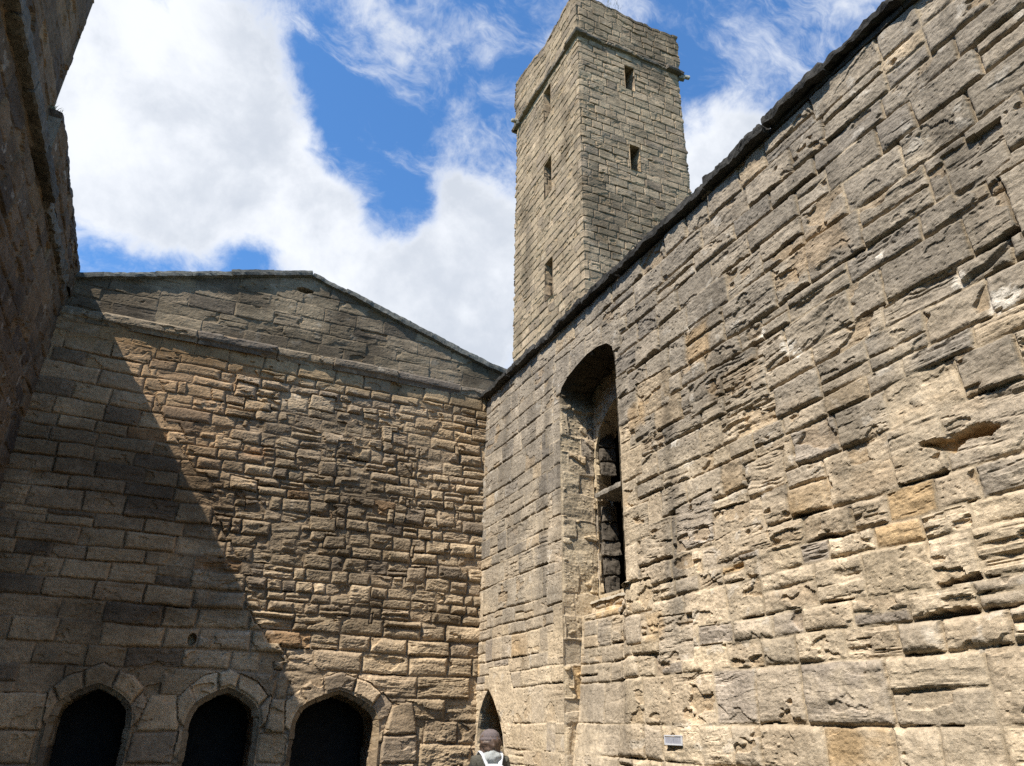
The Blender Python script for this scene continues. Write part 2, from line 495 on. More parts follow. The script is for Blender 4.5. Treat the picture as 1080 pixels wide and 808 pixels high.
# odd large stones, upright stones
for k in range(46):
    u = rg.uniform(-.6, 3.5); v = rg.uniform(2.75, 5.5)
    w, hh = (rg.uniform(.05, .09), rg.uniform(.10, .2)) if k % 3 == 0 else (rg.uniform(.2, .36), rg.uniform(.16, .25))
    if u < np.interp(v, [2.3, 2.7, 4.0, 5.5], [1.3, 1.0, .25, -.75]) + .18: continue
    j = lambda: rg.uniform(-.015, .015)
    glay.add_poly([(u + j(), v + j()), (u + w + j(), v + j()), (u + w + j(), v + hh + j()), (u + j(), v + hh + j())])
N_ODD = len(glay.polys)
# voussoirs round the doorways, springer blocks between them
for ai, a in enumerate(ARCH):
    P, s = arclen(arch_outer(a)[1:-1])
    n = [5, 5, 5][ai]
    cuts = np.linspace(0, s[-1], n + 1); cuts[1:-1] += rg.uniform(-.06, .06, n - 1)
    Lr = rg.uniform(.16, .21, n)
    for i in range(n):
        def pt(q, off):
            x = np.interp(q, s, P[:, 0]); z = np.interp(q, s, P[:, 1])
            dx, dz = x - a[0], (z - (a[2] - .30)); l = math.hypot(dx, dz)
            return (x + dx / l * off, z + dz / l * off)
        m = (cuts[i] + cuts[i + 1]) / 2
        glay.add_poly([pt(cuts[i], -.06), pt(cuts[i], Lr[i]), pt(m, Lr[i] * 1.10), pt(cuts[i + 1], Lr[i]), pt(cuts[i + 1], -.06)])
for x0, x1 in ((-2.2, -.96), (-.12, .35), (1.16, 1.45), (2.52, 2.98)):
    z = .9
    for hh in (.34, .30, .36):
        j = lambda: rg.uniform(-.02, .02)
        glay.add_poly([(x0 + j(), z), (x1 + j(), z), (x1 + j(), z + hh), (x0 + j(), z + hh)] if hh < .36 or x1 - x0 > 1 else [(x0 + .02, z), (x1 - .02, z), (x1 - .02 - .10 * (x1 - x0), z + .2), (x1 - .22 * (x1 - x0), z + hh), (x0 + .22 * (x1 - x0), z + hh), (x0 + .02 + .10 * (x1 - x0), z + .2)]); z += hh
def gw_left(u): return sst(.6, -.5, u)
def gw_pal(u, v, rr, sd):
    c = pal_pick('brown', rr[..., 0])
    a = pal_pick('ashlar', rr[..., 0])
    k = sst(5.72, 5.82, v)[..., None]
    c = c + k * (a - c)
    # patch of warm stone near the top right
    k = (np.exp(-(((u - 3.1) / .55) ** 2 + ((v - 5.45) / .25) ** 2)) * .55)[..., None]
    return c + k * (np.array([.40, .29, .16]) - c)
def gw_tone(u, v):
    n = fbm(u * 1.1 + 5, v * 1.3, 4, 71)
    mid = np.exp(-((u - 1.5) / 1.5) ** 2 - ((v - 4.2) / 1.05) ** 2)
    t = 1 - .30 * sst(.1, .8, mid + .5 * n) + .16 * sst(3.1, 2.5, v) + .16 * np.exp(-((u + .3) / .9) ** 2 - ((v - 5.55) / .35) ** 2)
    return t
def gw_extra(u, v, h, c):
    c = c * gw_tone(u, v)[..., None]
    c = c * (1 + gw_left(u - .3)[..., None] * np.array([-.04, -.15, -.25]))  # left part browner and darker: its shade is deepened in the stone colour
    # put-log hole
    k = sst(1.15, .85, np.hypot((u - .29) / .042, (v - 2.47) / .06))
    h = h - .16 * k
    # iron stain
    k = np.exp(-(((u - .62) / .16) ** 2 + ((v - 4.72) / .07) ** 2)) * .6
    c = c + k[..., None] * (np.array([.34, .17, .07]) - c)
    return h, c
def gw_stain(u, v):
    # the damp dark band low on the left, soot-dark stones here and there
    d = sst(-.2, .5, fbm(u * .8, v * 1.6, 4, 77) + .9 * np.exp(-((v - 4.1 + .1 * u) / .42) ** 2) * sst(1.2, -.3, u) - .15)
    return 1 - .44 * d
gst = dict(vary=.30, tone=(.98, .895, .82), lift_from=N_ODD, lift=.026, pal=gw_pal, stain_shade=gw_stain, extra=gw_extra, mortar=(.29, .235, .165), lichen=.15,
    jd=lambda u, v: .038 - .014 * gw_left(u) - .016 * sst(5.7, 5.85, v) - .008 * sst(2.4, 2.0, v),
    jw=lambda u, v: .009 - .004 * gw_left(u) - .004 * sst(5.7, 5.85, v), rad=lambda u, v: .045 - .017 * gw_left(u) - .02 * sst(5.7, 5.85, v),
    off=lambda u, v: .020 - .009 * gw_left(u) - .012 * sst(5.7, 5.85, v), rough=lambda u, v: 1.25 - .7 * gw_left(u) - .7 * sst(5.65, 5.85, v),
    layer=lambda u, v: .85 - .6 * gw_left(u) - .75 * sst(5.65, 5.85, v) - .25 * sst(2.6, 2.0, v), spall=lambda u, v: .5 - .3 * gw_left(u), pit=.4,
    gap=lambda u, v: .55 - .4 * gw_left(u) - .5 * sst(5.6, 5.8, v), tilt=1.3, warmth=.85,
    flush=lambda u, v: -.35 + .05 * gw_left(u))
us = axis_pts(-2.15, 3.95, lambda u: .0105); vs = axis_pts(0, 6.06, lambda v: .03 if v < .9 else .0085)
gmap = lambda u, v, h: np.stack([u, YB - h, v], -1)
BK = YB + .9
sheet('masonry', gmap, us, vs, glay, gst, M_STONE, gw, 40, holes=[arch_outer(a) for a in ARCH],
      extra_quads=[[(-2.2, BK, 0), (4.2, BK, 0), (4.2, BK, 6.3), (-2.2, BK, 6.3)], [(-2.2, BK - .9, 6.045), (4.2, BK - .9, 6.045), (4.2, BK, 6.045), (-2.2, BK, 6.045)]])
rst = dict(tone=(.74, .665, .60), pal='brown', mortar=(.25, .2, .14), jd=.012, jw=.004, rad=.02, off=.006, rough=.8, layer=.3, spall=.3, pit=.3, gap=.0, flush=0., lichen=.1)
for k, a in enumerate(ARCH):
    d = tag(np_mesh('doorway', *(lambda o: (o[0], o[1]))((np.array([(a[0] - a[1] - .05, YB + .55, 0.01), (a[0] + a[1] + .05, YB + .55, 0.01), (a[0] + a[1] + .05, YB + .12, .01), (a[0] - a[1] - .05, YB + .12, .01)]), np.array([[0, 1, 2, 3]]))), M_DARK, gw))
    reveal('stone_surround', arch_outer(a), lambda A, B, D: np.stack([A, YB + D - .010, B], -1), .55, rst, M_STONE, d, 60 + k, stones=(.22, .32), rows=(.7, .9), chamfer=CH, inner=-1.)
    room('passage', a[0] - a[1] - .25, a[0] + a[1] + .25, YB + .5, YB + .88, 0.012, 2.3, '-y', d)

# gable above the string course
lay2 = Layout(6.0, 7.6, lambda v, rg: rg.uniform(.14, .22), -2.2, 4.2, const_w(.3, .75), 8, split=.05)
def gb_dark(u, v):  # darker in patches, more towards the left end and the top
    d = sst(-.15, .45, fbm(u * .9 + 4, v * 1.8, 4, 91) + .75 * sst(-.2, -1.6, u) + .25 * sst(6.75, 7.3, v))
    return 1 - .5 * d
gbst = dict(vary=.2, tone=(.80, .735, .67), pal=lambda u, v, rr, sd: pal_pick('brown', rr[..., 0]) * np.array([.78, .80, .82]), stain_shade=gb_dark, mortar=(.25, .215, .16), jd=.010, jw=.004, rad=.014, off=.005, rough=.55, layer=.2, spall=.25, pit=.4, gap=.1, lichen=.25, extra=lambda u, v, h, c: (h - .12 * sst(1.2, .8, np.hypot((u - .90) / .10, (v - 7.17) / .035) + .2 * pn(u * 20, v * 20, 2)), c))
def rake(x): return np.interp(x, [-2.2, -1.82, .97, 3.2, 3.95, 4.3], [6.48, 6.59, 7.40, 6.69, 6.48, 6.44])
xs = np.linspace(-2.15, 4.2, 60)
keep = [(x, rake(x)) for x in xs][::-1] + [(-2.15, 6.03), (4.2, 6.03)]
sheet('gable', gmap, axis_pts(-2.15, 4.2, lambda u: .013), axis_pts(6.03, 7.5, lambda v: .011), lay2, gbst, M_STONE, gw, 50, keep=keep)
# string course under the gable: sloped top, square nose, hollow underside
prof = np.array([(0.0, 6.215), (.025, 6.20), (.046, 6.175), (.050, 6.12), (.045, 6.095), (.02, 6.075), (0., 6.03)])
PP, ss = arclen(prof)
slay = Layout(-.1, ss[-1] + .5, lambda v, rg: 2., -2.2, 4., const_w(.7, 1.2), 3)
sst_ = dict(pal='dark', mortar=(.2, .17, .13), jd=.012, jw=.004, rad=.015, off=.006, rough=.9, layer=.0, spall=.35, pit=.4, gap=0., lichen=.2, warp=.4,
    extra=lambda u, v, h, c: (h, c * np.array([1.25, 1.2, 1.12])))
sheet('string_course', lambda u, v, h: np.stack([u, YB - np.interp(v, ss, PP[:, 0]) - h, np.interp(v, ss, PP[:, 1]) + .012 * pn(u * .8, u * 0, 4)], -1),
      axis_pts(-2.1, 3.80, lambda u: .015), np.linspace(0, ss[-1], 26), slay, sst_, M_STONE, gw, 51, flip=True)
# coping on the gable
cp = Slabs(); rg = np.random.default_rng(12)
def rake_run(x0, x1, n):
    e = np.linspace(x0, x1, n + 1); e[1:-1] += rg.uniform(-.06, .06, n - 1)
    for a, b in zip(e[:-1], e[1:]):
        za, zb = rake(a), rake(b); t = np.array([b - a, 0, zb - za]); l = np.linalg.norm(t); t /= l; l += .03
        nn = np.array([-t[2], 0, t[0]])
        th = rg.uniform(.032, .045)
        cen = np.array([(a + b) / 2, YB + .34 + rg.uniform(-.012, .012), (za + zb) / 2]) + nn * (th + .004 + rg.uniform(0, .012))
        cp.add(cen, t * (l / 2 - .004), (0, .40, 0), nn * th, rg.choice([.115, .14, .165]) * np.array([1, .97, .84]), amp=.010, step=.03, seed=rg.uniform(0, 50), edge=.3)
rake_run(-2.0, .97, 6); rake_run(.97, 3.2, 5); rake_run(3.2, 4.25, 2)
cp.build('coping', M_STONE, gw)

# ------------------------------------------------------------------ the sunny wall on the right
sw = empty('courtyard_wall', (XR, 5., 0), 'tall sunlit buff stone wall with deep weathered joints and one tall window recess', 'wall')
WIN = [(5.74, .95), (6.965, .95), (6.985, 5.16), (6.93, 5.26), (6.76, 5.34), (6.53, 5.39), (6.32, 5.42), (6.11, 5.41), (5.91, 5.36), (5.80, 5.27), (5.76, 5.1), (5.757, 2.9)]
DOOR = [(8.385, -.02), (9.225, -.02), (9.225, 1.62), (9.17, 1.80), (9.06, 1.94), (8.91, 2.06), (8.74, 1.93), (8.58, 1.76), (8.46, 1.58), (8.39, 1.33)]
def sw_h(v, rg):
    if v < 1.2: return rg.uniform(.28, .36)
    return rg.choice([rg.uniform(.13, .19), rg.uniform(.21, .28), rg.uniform(.29, .37)], p=[.45, .5, .05] if v > 3.4 else [.3, .5, .2])
def sw_w(u, v, h, rg):
    if u > 6.2: return rg.uniform(.2, .5)
    if v > 3.4: return rg.uniform(.25, .62)
    return rg.uniform(.8, 1.95) * (h * .6 + .1) + .05
rlay = Layout(0, 6.05, sw_h, -3.2, 9.6, sw_w, 77, split=.12)
rg = np.random.default_rng(9)
for k in range(9):
    u = rg.uniform(1.2, 5.4); v = rg.uniform(1.1, 4.6); w, hh = rg.uniform(.3, .62), rg.uniform(.28, .44)
    j = lambda: rg.uniform(-.03, .03)
    rlay.add_poly([(u + j(), v + j()), (u + w + j(), v + j()), (u + w + j(), v + hh + j()), (u + j(), v + hh + j())])
# dressed stones round the window and the door
v = 2.3; k = 0
while v < 5.0:
    hh = rg.uniform(.22, .33); w = (.34, .2)[k % 2] + rg.uniform(-.04, .04)
    rlay.add_poly([(6.9, v), (7.0 + w, v), (7.0 + w, v + hh), (6.9, v + hh)])
    w = (.2, .36)[k % 2] + rg.uniform(-.05, .05)
    rlay.add_poly([(5.76 - w, v), (5.85, v), (5.85, v + hh), (5.76 - w, v + hh)])
    v += hh; k += 1
for i in range(4):
    a, b = 5.66 + i * .36, 5.66 + i * .36 + .36
    rlay.add_poly([(a, 5.2), (b, 5.2), (b, 5.66 + .02 * (i % 2)), (a, 5.66)])
rlay.add_poly([(8.30, 1.5), (8.93, 2.06), (8.95, 2.3), (8.36, 2.3), (8.12, 1.85)])
def sw_near(u): return sst(6.9, 5.2, u)
def sw_pal(u, v, rr, sd):
    b = pal_pick('buff', rr[..., 0]); g = pal_pick('grey', rr[..., 1])
    n = fbm(u * .55, v * .9, 3, 401)
    k = sst(2.7, 4.3, v + .9 * n + .9 * (rr[..., 3] - .5) + .55 * sst(6.6, 7.6, u) + .35 * sst(3.5, 1.5, u) * sst(2.5, 4., v))
    k = np.maximum(k, .85 * np.exp(-((u - 5.02 + .06 * (v - 3)) / .17) ** 2) * sst(1.9, 2.5, v))       # grey run-down below the coping
    k = np.maximum(k, .7 * np.exp(-((u - 6.72) / .16) ** 2) * sst(2.6, 2.2, v))
    k = np.maximum(k, (rr[..., 9] > .93) * .55)
    k = np.maximum(k, .65 * sst(5.6, 6.0, u) * sst(6.96, 6.9, u) * sst(2.75, 2.5, v))
    c = b + k[..., None] * (g - b)
    for (y, z, w, hh, s) in ((4.46, 4.66, .16, .16, .9), (5.46, 4.36, .13, .13, .8), (5.37, 2.43, .12, .11, .8), (3.09, 4.78, .26, .14, .9), (3.0, 3.05, .3, .07, .55), (4.1, 4.15, .3, .1, .6), (2.5, 3.3, .25, .08, .6), (6.1, 2.4, .1, .1, .4)):
        q = s * sst(1.25, .75, np.maximum(np.abs(u - y) / w, np.abs(v - z) / hh) + .25 * pn(u * 9, v * 9, 3))
        col = np.array([.43, .29, .13]) if z > 2.2 and w < .2 else np.array([.38, .285, .175])
        c = c + .5 * q[..., None] * (col - c)
    return c
def sw_extra(u, v, h, c):
    # hollow worn under one big stone, warm inside
    k = sst(1.1, .75, np.hypot((u - 2.44) / .24, (v - 3.10 - .05 * pn(u * 4, u * 0, 7)) / .036) + .9 * fbm(u * 9, v * 14, 3, 6))
    h = h - .075 * k; c = c + (.7 * k)[..., None] * (np.array([.40, .27, .12]) - c)
    # white lichen discs
    for (y, z, r) in ((2.19, 3.98, .045), (3.72, 4.4, .04), (3.5, 4.18, .05), (3.42, 4.08, .04), (2.62, 4.42, .03), (2.0, 3.75, .07), (4.9, 3.9, .04), (6.47, 5.37, 0.0)):
        if r:
            k = sst(1.1, .8, np.hypot((u - y) / (r * 1.3), (v - z) / r) + .45 * pn(u * 30, v * 30, 8)) * .8
            c = c + k[..., None] * (np.array([.66, .64, .57]) - c)
    return h, c
def sw_smear(u, v):
    m = .75 * np.exp(-((u - (2.62 + .12 * pn(v * 1.6, v * 0, 6))) / .10) ** 2) * sst(2.9, 3.2, v) * sst(4.3, 3.9, v)
    m = np.maximum(m, .7 * sst(.25, .55, fbm(u * 1.1 + 9, v * 1.4, 4, 66) + .38 * sst(2.8, 1.7, v) - .22 * sst(3.8, 4.8, v)))
    return m * (.5 + .5 * sst(-.2, .3, pn(u * 9, v * 12, 67)))
def sw_stain(u, v):
    d = sst(.02, .5, fbm(u * 2.4, v * .35, 4, 88) - .06) * sst(1.6, 3., v)
    l = sst(.05, .45, fbm(u * 2.0 + 31, v * .28, 4, 89) - .05)
    w = sst(.1, .5, fbm(u * 5.5, v * .3, 3, 90)) * sst(1.5, 2.4, v)
    g = .30 * np.exp(-((u - 4.98) / .10) ** 2) * sst(2.1, 2.8, v) * sst(5.2, 4.6, v)
    return (1 - .26 * d) * (1 + .20 * l) * (1 - .16 * w) * (1 - g)
rstyle = dict(tone=(1.06, .985, .935), calm=lambda u, v: 1 - ((v < 2.83) & (u < 6.9) & (u > 5)) * 1., vary=.14, pal=sw_pal, extra=sw_extra, smear=sw_smear, stain_shade=sw_stain, mortar=(.40, .345, .25), lichen=.35,
    jd=lambda u, v: .017 + .013 * sw_near(u), jw=lambda u, v: .004 + .003 * sw_near(u), rad=lambda u, v: .022 + .022 * sst(3.6, 2., v) * sw_near(u),
    off=lambda u, v: .006 + .006 * sw_near(u), rough=lambda u, v: .5 + .4 * sw_near(u), layer=lambda u, v: .22 + .5 * sw_near(u) * sst(1.7, 2.5, v) * sst(5.2, 4.2, v),
    spall=lambda u, v: .12 + .2 * sw_near(u), pit=.42, gap=lambda u, v: (.72 + .45 * sw_near(u)) * (.35 + .65 * sst(1.5, 2.3, v)), flush=lambda u, v: -.12 + .1 * sst(3, 1.8, v) - .15 * sst(3.2, 4.2, v), tilt=.45, warp=.8)
us = axis_pts(-3., 9.42, lambda u: .05 if u < .6 else (.0085 if u < 5.6 else .0105)); vs = axis_pts(0, 6.03, lambda v: .03 if v < 1.0 else .0078)
rmap = lambda u, v, h: np.stack([XR - h, u, v], -1)
XB = XR + 1.55
sheet('masonry', rmap, us, vs, rlay, rstyle, M_STONE, sw, 140, holes=[WIN, DOOR], flip=True,
      extra_quads=[[(XB, -3, 0), (XB, 9.4, 0), (XB, 9.4, 6.03), (XB, -3, 6.03)], [(XR + .02, -3, 6.025), (XB, -3, 6.025), (XB, 9.4, 6.025), (XR + .02, 9.4, 6.025)], [(XR, -3, 0), (XB, -3, 0), (XB, -3, 6.02), (XR, -3, 6.02)]])
# the foot of the recess was blocked later: its filling sinks in towards the left and runs out flush at the right and the foot
def fill_x(y, z):
    D = np.interp(z, [.95, 1.25, 1.6, 1.9, 2.3, 2.70, 2.735, 2.9], [.0, .05, .12, .155, .19, .21, .33, .35])
    return D * sst(5.76, 6.25, y)
FILL = [(5.74, .95), (6.965, .95), (6.967, 2.86), (5.757, 2.86)]
sheet('blocking', lambda u, v, h: np.stack([XR + fill_x(u, v) - h, u, v], -1), axis_pts(5.70, 7.0, lambda u: .010), axis_pts(.93, 2.88, lambda v: .0085), rlay, rstyle, M_STONE, sw, 140, keep=FILL, flip=True)
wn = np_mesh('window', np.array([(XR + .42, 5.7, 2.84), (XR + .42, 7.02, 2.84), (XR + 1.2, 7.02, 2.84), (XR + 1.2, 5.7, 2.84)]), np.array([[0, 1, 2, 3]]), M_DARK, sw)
jst = dict(pal=lambda u, v, rr, sd: pal_pick('buff', rr[..., 0]) * .98, stain_shade=lambda u, v: 1 - .86 * sst(3.95, 4.3, v), mortar=(.36, .31, .24), jd=.012, jw=.005, rad=.018, off=.012, rough=.8, layer=.0, spall=.5, pit=.6, gap=.0, lichen=.1, flush=.1, warp=1.8)  # shade in the head of the recess is put into the stone colour
DW = .43
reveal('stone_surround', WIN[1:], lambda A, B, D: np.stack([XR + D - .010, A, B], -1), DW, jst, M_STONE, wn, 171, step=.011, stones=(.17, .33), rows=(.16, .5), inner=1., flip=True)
# sill, sloping up into the recess from the blocking
A, Bq = np.meshgrid(np.linspace(5.70, 7.0, 60), np.linspace(0, 1, 40), indexing='ij')
front = XR - .03 + fill_x(A, A * 0 + 2.86)
X = front + (XR + DW + .06 - front) * Bq
Z = 2.835 + .02 * sst(0, .12, Bq) + .05 * Bq + .015 * fbm(A * 6, X * 6, 3, 9)
I = np.arange(A.size).reshape(A.shape); q = np.stack([I[:-1, :-1], I[1:, :-1], I[1:, 1:], I[:-1, 1:]], -1).reshape(-1, 4)[:, ::-1]
np_mesh('sill', np.stack([X, A, Z], -1).reshape(-1, 3), q, M_STONE, wn, np.tile([.36, .31, .24], (A.size, 1)))
# inner wall with the narrow light
hole = [(5.84, 2.93), (6.935, 2.93), (6.935, 4.55), (6.84, 4.78), (6.62, 4.96), (6.365, 5.06), (6.13, 4.96), (5.94, 4.78), (5.84, 4.55)]
ilay = Layout(2.8, 5.5, lambda v, rg: rg.uniform(.18, .3), 5.6, 7.1, const_w(.2, .4), 5)
sheet('light_frame', lambda u, v, h: np.stack([XR + DW - h * .7, u, v], -1), axis_pts(5.70, 7.03, lambda u: .012), axis_pts(2.82, 5.5, lambda v: .012), ilay, dict(jst, stain_shade=None), M_STONE, wn, 172, holes=[hole], flip=True)
reveal('splay', hole[1:] + [hole[0]], lambda A, B, D: np.stack([XR + DW + D - .003, A + .55 * D * np.sign(A - 6.36), B], -1), .30, dict(jst, stain_shade=None, layer=.4), M_STONE, wn, 173, step=.014, stones=(.15, .3), rows=(.15, .28), inner=1., flip=True)
tr = Slabs()
tr.add((XR + DW + .10, 6.39, 3.99), (.16, 0, 0), (0, .50, 0), (0, 0, .028), (.24, .21, .17), amp=.010, step=.02, edge=.3)
tr.build('transom', M_STONE, wn)
rg = np.random.default_rng(4); z = 2.93
while z < 4.75:
    hh = rg.uniform(.12, .22); w = rg.uniform(.012, .034) if rg.uniform() < .75 else .0
    if w and abs(z + hh / 2 - 3.99) > .14: mu = Slabs(); mu.add((XR + DW + .14, 6.94 - w * .6, z + hh / 2), (.10 * rg.uniform(.7, 1.1), 0, .01), (0, w, 0), (0, .01, hh / 2 - .008), rg.choice([.08, .12, .17]) * np.array([1, .84, .66]), amp=.013, step=.02, edge=.25, freq=9., seed=rg.uniform(0, 40)); mu.build('mullion', M_STONE, wn)
    z += hh
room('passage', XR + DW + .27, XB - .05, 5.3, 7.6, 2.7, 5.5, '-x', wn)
jst = dict(jst, stain_shade=None)
# little door in the corner
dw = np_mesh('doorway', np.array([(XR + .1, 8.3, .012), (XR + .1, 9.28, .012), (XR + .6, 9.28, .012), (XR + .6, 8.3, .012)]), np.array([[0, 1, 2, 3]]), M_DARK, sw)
reveal('stone_surround', DOOR[1:] + [DOOR[0]], lambda A, B, D: np.stack([XR + D - .010, A, B], -1), .5, jst, M_STONE, dw, 174, step=.014, stones=(.2, .35), rows=(.16, .3), inner=1., flip=True)
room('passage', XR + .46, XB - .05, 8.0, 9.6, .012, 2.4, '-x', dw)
# ragged dark coping slabs
cp = Slabs(); rg = np.random.default_rng(21); y = -3.0
while y < 9.28:
    l = rg.uniform(.5, .95)
    if y < 3.3 < y + l: l = 3.3 - y if 3.3 - y > .25 else l
    y1 = min(y + l, 9.30)
    up = .035 if y < 3.28 else 0.
    th = rg.uniform(.030, .043); pr = rg.uniform(.06, .10)
    cp.add((XR - pr + .85, (y + y1) / 2, 6.03 + th + up + rg.uniform(0, .015)), (.85, 0, 0), (0, (y1 - y) / 2 - .004, 0), (0, 0, th), rg.choice([.04, .05, .065]) * np.array([1, .94, .84]), amp=.022, step=.022 if y > .5 else .12, seed=rg.uniform(0, 60), edge=.2, freq=6.)
    if up: cp.add((XR + .83, (y + y1) / 2, 6.045), (.84, 0, 0), (0, (y1 - y) / 2 - .002, 0), (0, 0, .022), (.07, .065, .055), amp=.008, step=.06 if y > .5 else .15, seed=3.)
    y = y1
cp.build('coping', M_STONE, sw)

# ------------------------------------------------------------------ the shaded wall on the left
lw = empty('side_wall', (XL, 3., 0), 'dark shaded stone wall along the left with a projecting ledge and rough parapet', 'wall')
llay = Layout(0, 6.4, lambda v, rg: rg.uniform(.17, .27), -4.2, 9.6, const_w(.25, .62), 15, split=.08)
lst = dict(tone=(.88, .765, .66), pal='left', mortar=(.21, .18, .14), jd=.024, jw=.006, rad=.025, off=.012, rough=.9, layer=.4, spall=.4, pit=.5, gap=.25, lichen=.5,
    stain_shade=lambda u, v: 1 - .35 * sst(-.1, .5, fbm(u * .7, v * .9, 4, 55)))
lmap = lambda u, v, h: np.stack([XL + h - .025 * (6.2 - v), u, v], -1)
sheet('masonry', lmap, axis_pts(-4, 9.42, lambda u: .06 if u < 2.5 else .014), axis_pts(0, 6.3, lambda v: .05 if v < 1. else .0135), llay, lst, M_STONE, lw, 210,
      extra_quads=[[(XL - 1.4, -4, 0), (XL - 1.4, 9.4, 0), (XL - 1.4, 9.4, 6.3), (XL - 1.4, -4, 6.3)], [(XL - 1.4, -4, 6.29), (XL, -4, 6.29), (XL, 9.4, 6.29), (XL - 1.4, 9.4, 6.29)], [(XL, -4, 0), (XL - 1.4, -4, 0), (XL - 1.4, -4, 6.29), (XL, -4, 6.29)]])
sc = Slabs(); rg = np.random.default_rng(33); y = -4.
while y < 9.2:
    l = rg.uniform(.45, .9); y1 = min(y + l, 9.29)
    pr = .10 if y < 6.5 else rg.uniform(.0, .07)
    sc.add((XL - .2 + pr, (y + y1) / 2, 6.285), (.2, 0, 0), (0, (y1 - y) / 2 - .004, 0), (0, 0, .075), rg.choice([.10, .13, .15]) * np.array([1, .88, .7]), amp=.012 if y < 6.5 else .028, step=.03 if y > 2 else .12, seed=rg.uniform(0, 60), edge=.3)
    y = y1
sc.build('string_course', M_STONE, lw)
XPp = -1.82
play = Layout(6.3, 7.2, lambda v, rg: rg.uniform(.15, .24), 6.5, 9.6, const_w(.22, .5), 16)
def p_top(y): return np.interp(y, [6.6, 7.2, 8., 9.4], [6.90, 6.86, 6.79, 6.70]) + .02 * pn(np.asarray(y) * 5, np.asarray(y) * 0, 3)
us = axis_pts(6.66, 9.42, lambda u: .014); vs = np.linspace(0, 1, 44)
pst = dict(lst, off=.012, gap=.4, jd=.022)
sheet('parapet', lambda u, v, h: np.stack([XPp + h, u, 6.34 + (p_top(u) - 6.34) * (v - 6.34) / .5], -1), us, 6.34 + vs * .5, play, pst, M_STONE, lw, 220,
      extra_quads=[[(XPp, 6.66, 6.34), (XPp - .5, 6.66, 6.34), (XPp - .5, 6.66, 6.9), (XPp, 6.66, 6.9)], [(XPp, 6.66, 6.89), (XPp - .5, 6.66, 6.89), (XPp - .5, 9.4, 6.68), (XPp, 9.4, 6.68)], [(XPp - .5, 6.66, 6.3), (XPp - .5, 9.4, 6.3), (XPp - .5, 9.4, 6.68), (XPp - .5, 6.66, 6.89)]])
# coping stones on the parapet
cp = Slabs(); y = 6.64
while y < 9.25:
    y1 = min(y + rg.uniform(.3, .55), 9.28); z = float(p_top((y + y1) / 2))
    cp.add((XPp - .24, (y + y1) / 2, z + .0), (.25, 0, 0), (0, (y1 - y) / 2 - .004, 0), (0, -.02, .035), (.10, .085, .07), amp=.012, step=.03, seed=rg.uniform(0, 60), edge=.35)
    y = y1
cp.build('coping', M_STONE, lw)

# taller building rising behind that ledge
XT = -1.93
tb = empty('stone_building', (XT, 2., 6.3), 'taller stone building block rising above the ledge at the upper left', 'building')
tlay = Layout(6.2, 9.2, lambda v, rg: rg.uniform(.2, .3), -4.2, 7., const_w(.35, .8), 18)
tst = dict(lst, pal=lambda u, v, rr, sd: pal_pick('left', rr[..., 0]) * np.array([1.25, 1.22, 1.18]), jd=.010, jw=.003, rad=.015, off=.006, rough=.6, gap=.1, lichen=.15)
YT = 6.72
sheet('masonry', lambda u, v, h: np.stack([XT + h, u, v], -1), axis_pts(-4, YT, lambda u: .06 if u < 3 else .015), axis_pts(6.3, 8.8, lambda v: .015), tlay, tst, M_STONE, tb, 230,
      extra_quads=[[(XT, YT, 6.3), (XT - 1.3, YT, 6.3), (XT - 1.3, YT, 8.8), (XT, YT, 8.8)], [(XT, -4, 8.79), (XT, YT, 8.79), (XT - 1.3, YT, 8.79), (XT - 1.3, -4, 8.79)], [(XT - 1.3, -4, 6.3), (XT - 1.3, YT, 6.3), (XT - 1.3, YT, 8.8), (XT - 1.3, -4, 8.8)], [(XT, -4, 6.3), (XT - 1.3, -4, 6.3), (XT - 1.3, -4, 8.8), (XT, -4, 8.8)]])

# ------------------------------------------------------------------ the tower behind the sunny wall
TX0, TX1, TY0, TY1 = 5.60, 8.21, 9.56, 12.68
tw = empty('tower', ((TX0 + TX1) / 2, (TY0 + TY1) / 2, 0), 'tall square sandstone turret with slit windows rising behind the sunlit wall', 'tower')
LX, LY = TX1 - TX0, TY1 - TY0
PER = [0, LY, LY + LX, 2 * LY + LX, 2 * LY + 2 * LX]       # west face from north to south, south face, east, north
CR = [(TX0, TY1), (TX0, TY0), (TX1, TY0), (TX1, TY1), (TX0, TY1)]
NR = [(-1, 0), (0, -1), (1, 0), (0, 1)]
def tmap(z_of=None, grow=0.):
    def f(u, v, h):
        x = np.interp(u, PER, [c[0] for c in CR]); y = np.interp(u, PER, [c[1] for c in CR])
        nx = np.zeros(u.shape); ny = np.zeros(u.shape)
        for k in range(4):
            m = (u >= PER[k]) & (u <= PER[k + 1]); nx[m] = NR[k][0]; ny[m] = NR[k][1]
        for k in range(5):
            m = np.abs(u - PER[k]) < 1e-6
            a, b = NR[(k - 1) % 4], NR[k % 4]; nx[m] = a[0] + b[0]; ny[m] = a[1] + b[1]
        # worn corners
        dc = np.min([np.abs(u - p) for p in PER], axis=0)
        wear = sst(.10, .0, dc) * (.035 * np.clip(pn(v * 4.5, np.round(u / 2) * 3, 44) + .35, 0, 1) + .02 * np.clip(pn(v * 13, u * 0 + 2, 45), 0, 1))
        H = h - wear + grow
        return np.stack([x + nx * H, y + ny * H, v if z_of is None else z_of(u, v)], -1)
    return f
def tu(*seg):
    r = []
    for k in range(4):
        st_ = .017 if k < 2 else .08
        a = np.linspace(PER[k], PER[k + 1], int((PER[k + 1] - PER[k]) / st_) + 1)
        r.append(a if k == 0 else a[1:])
    return np.concatenate(r)
twlay = Layout(4.9, 15.2, lambda v, rg: rg.uniform(.15, .235), 0, PER[4], lambda u, v, h, rg: rg.uniform(.2, .48), 51)
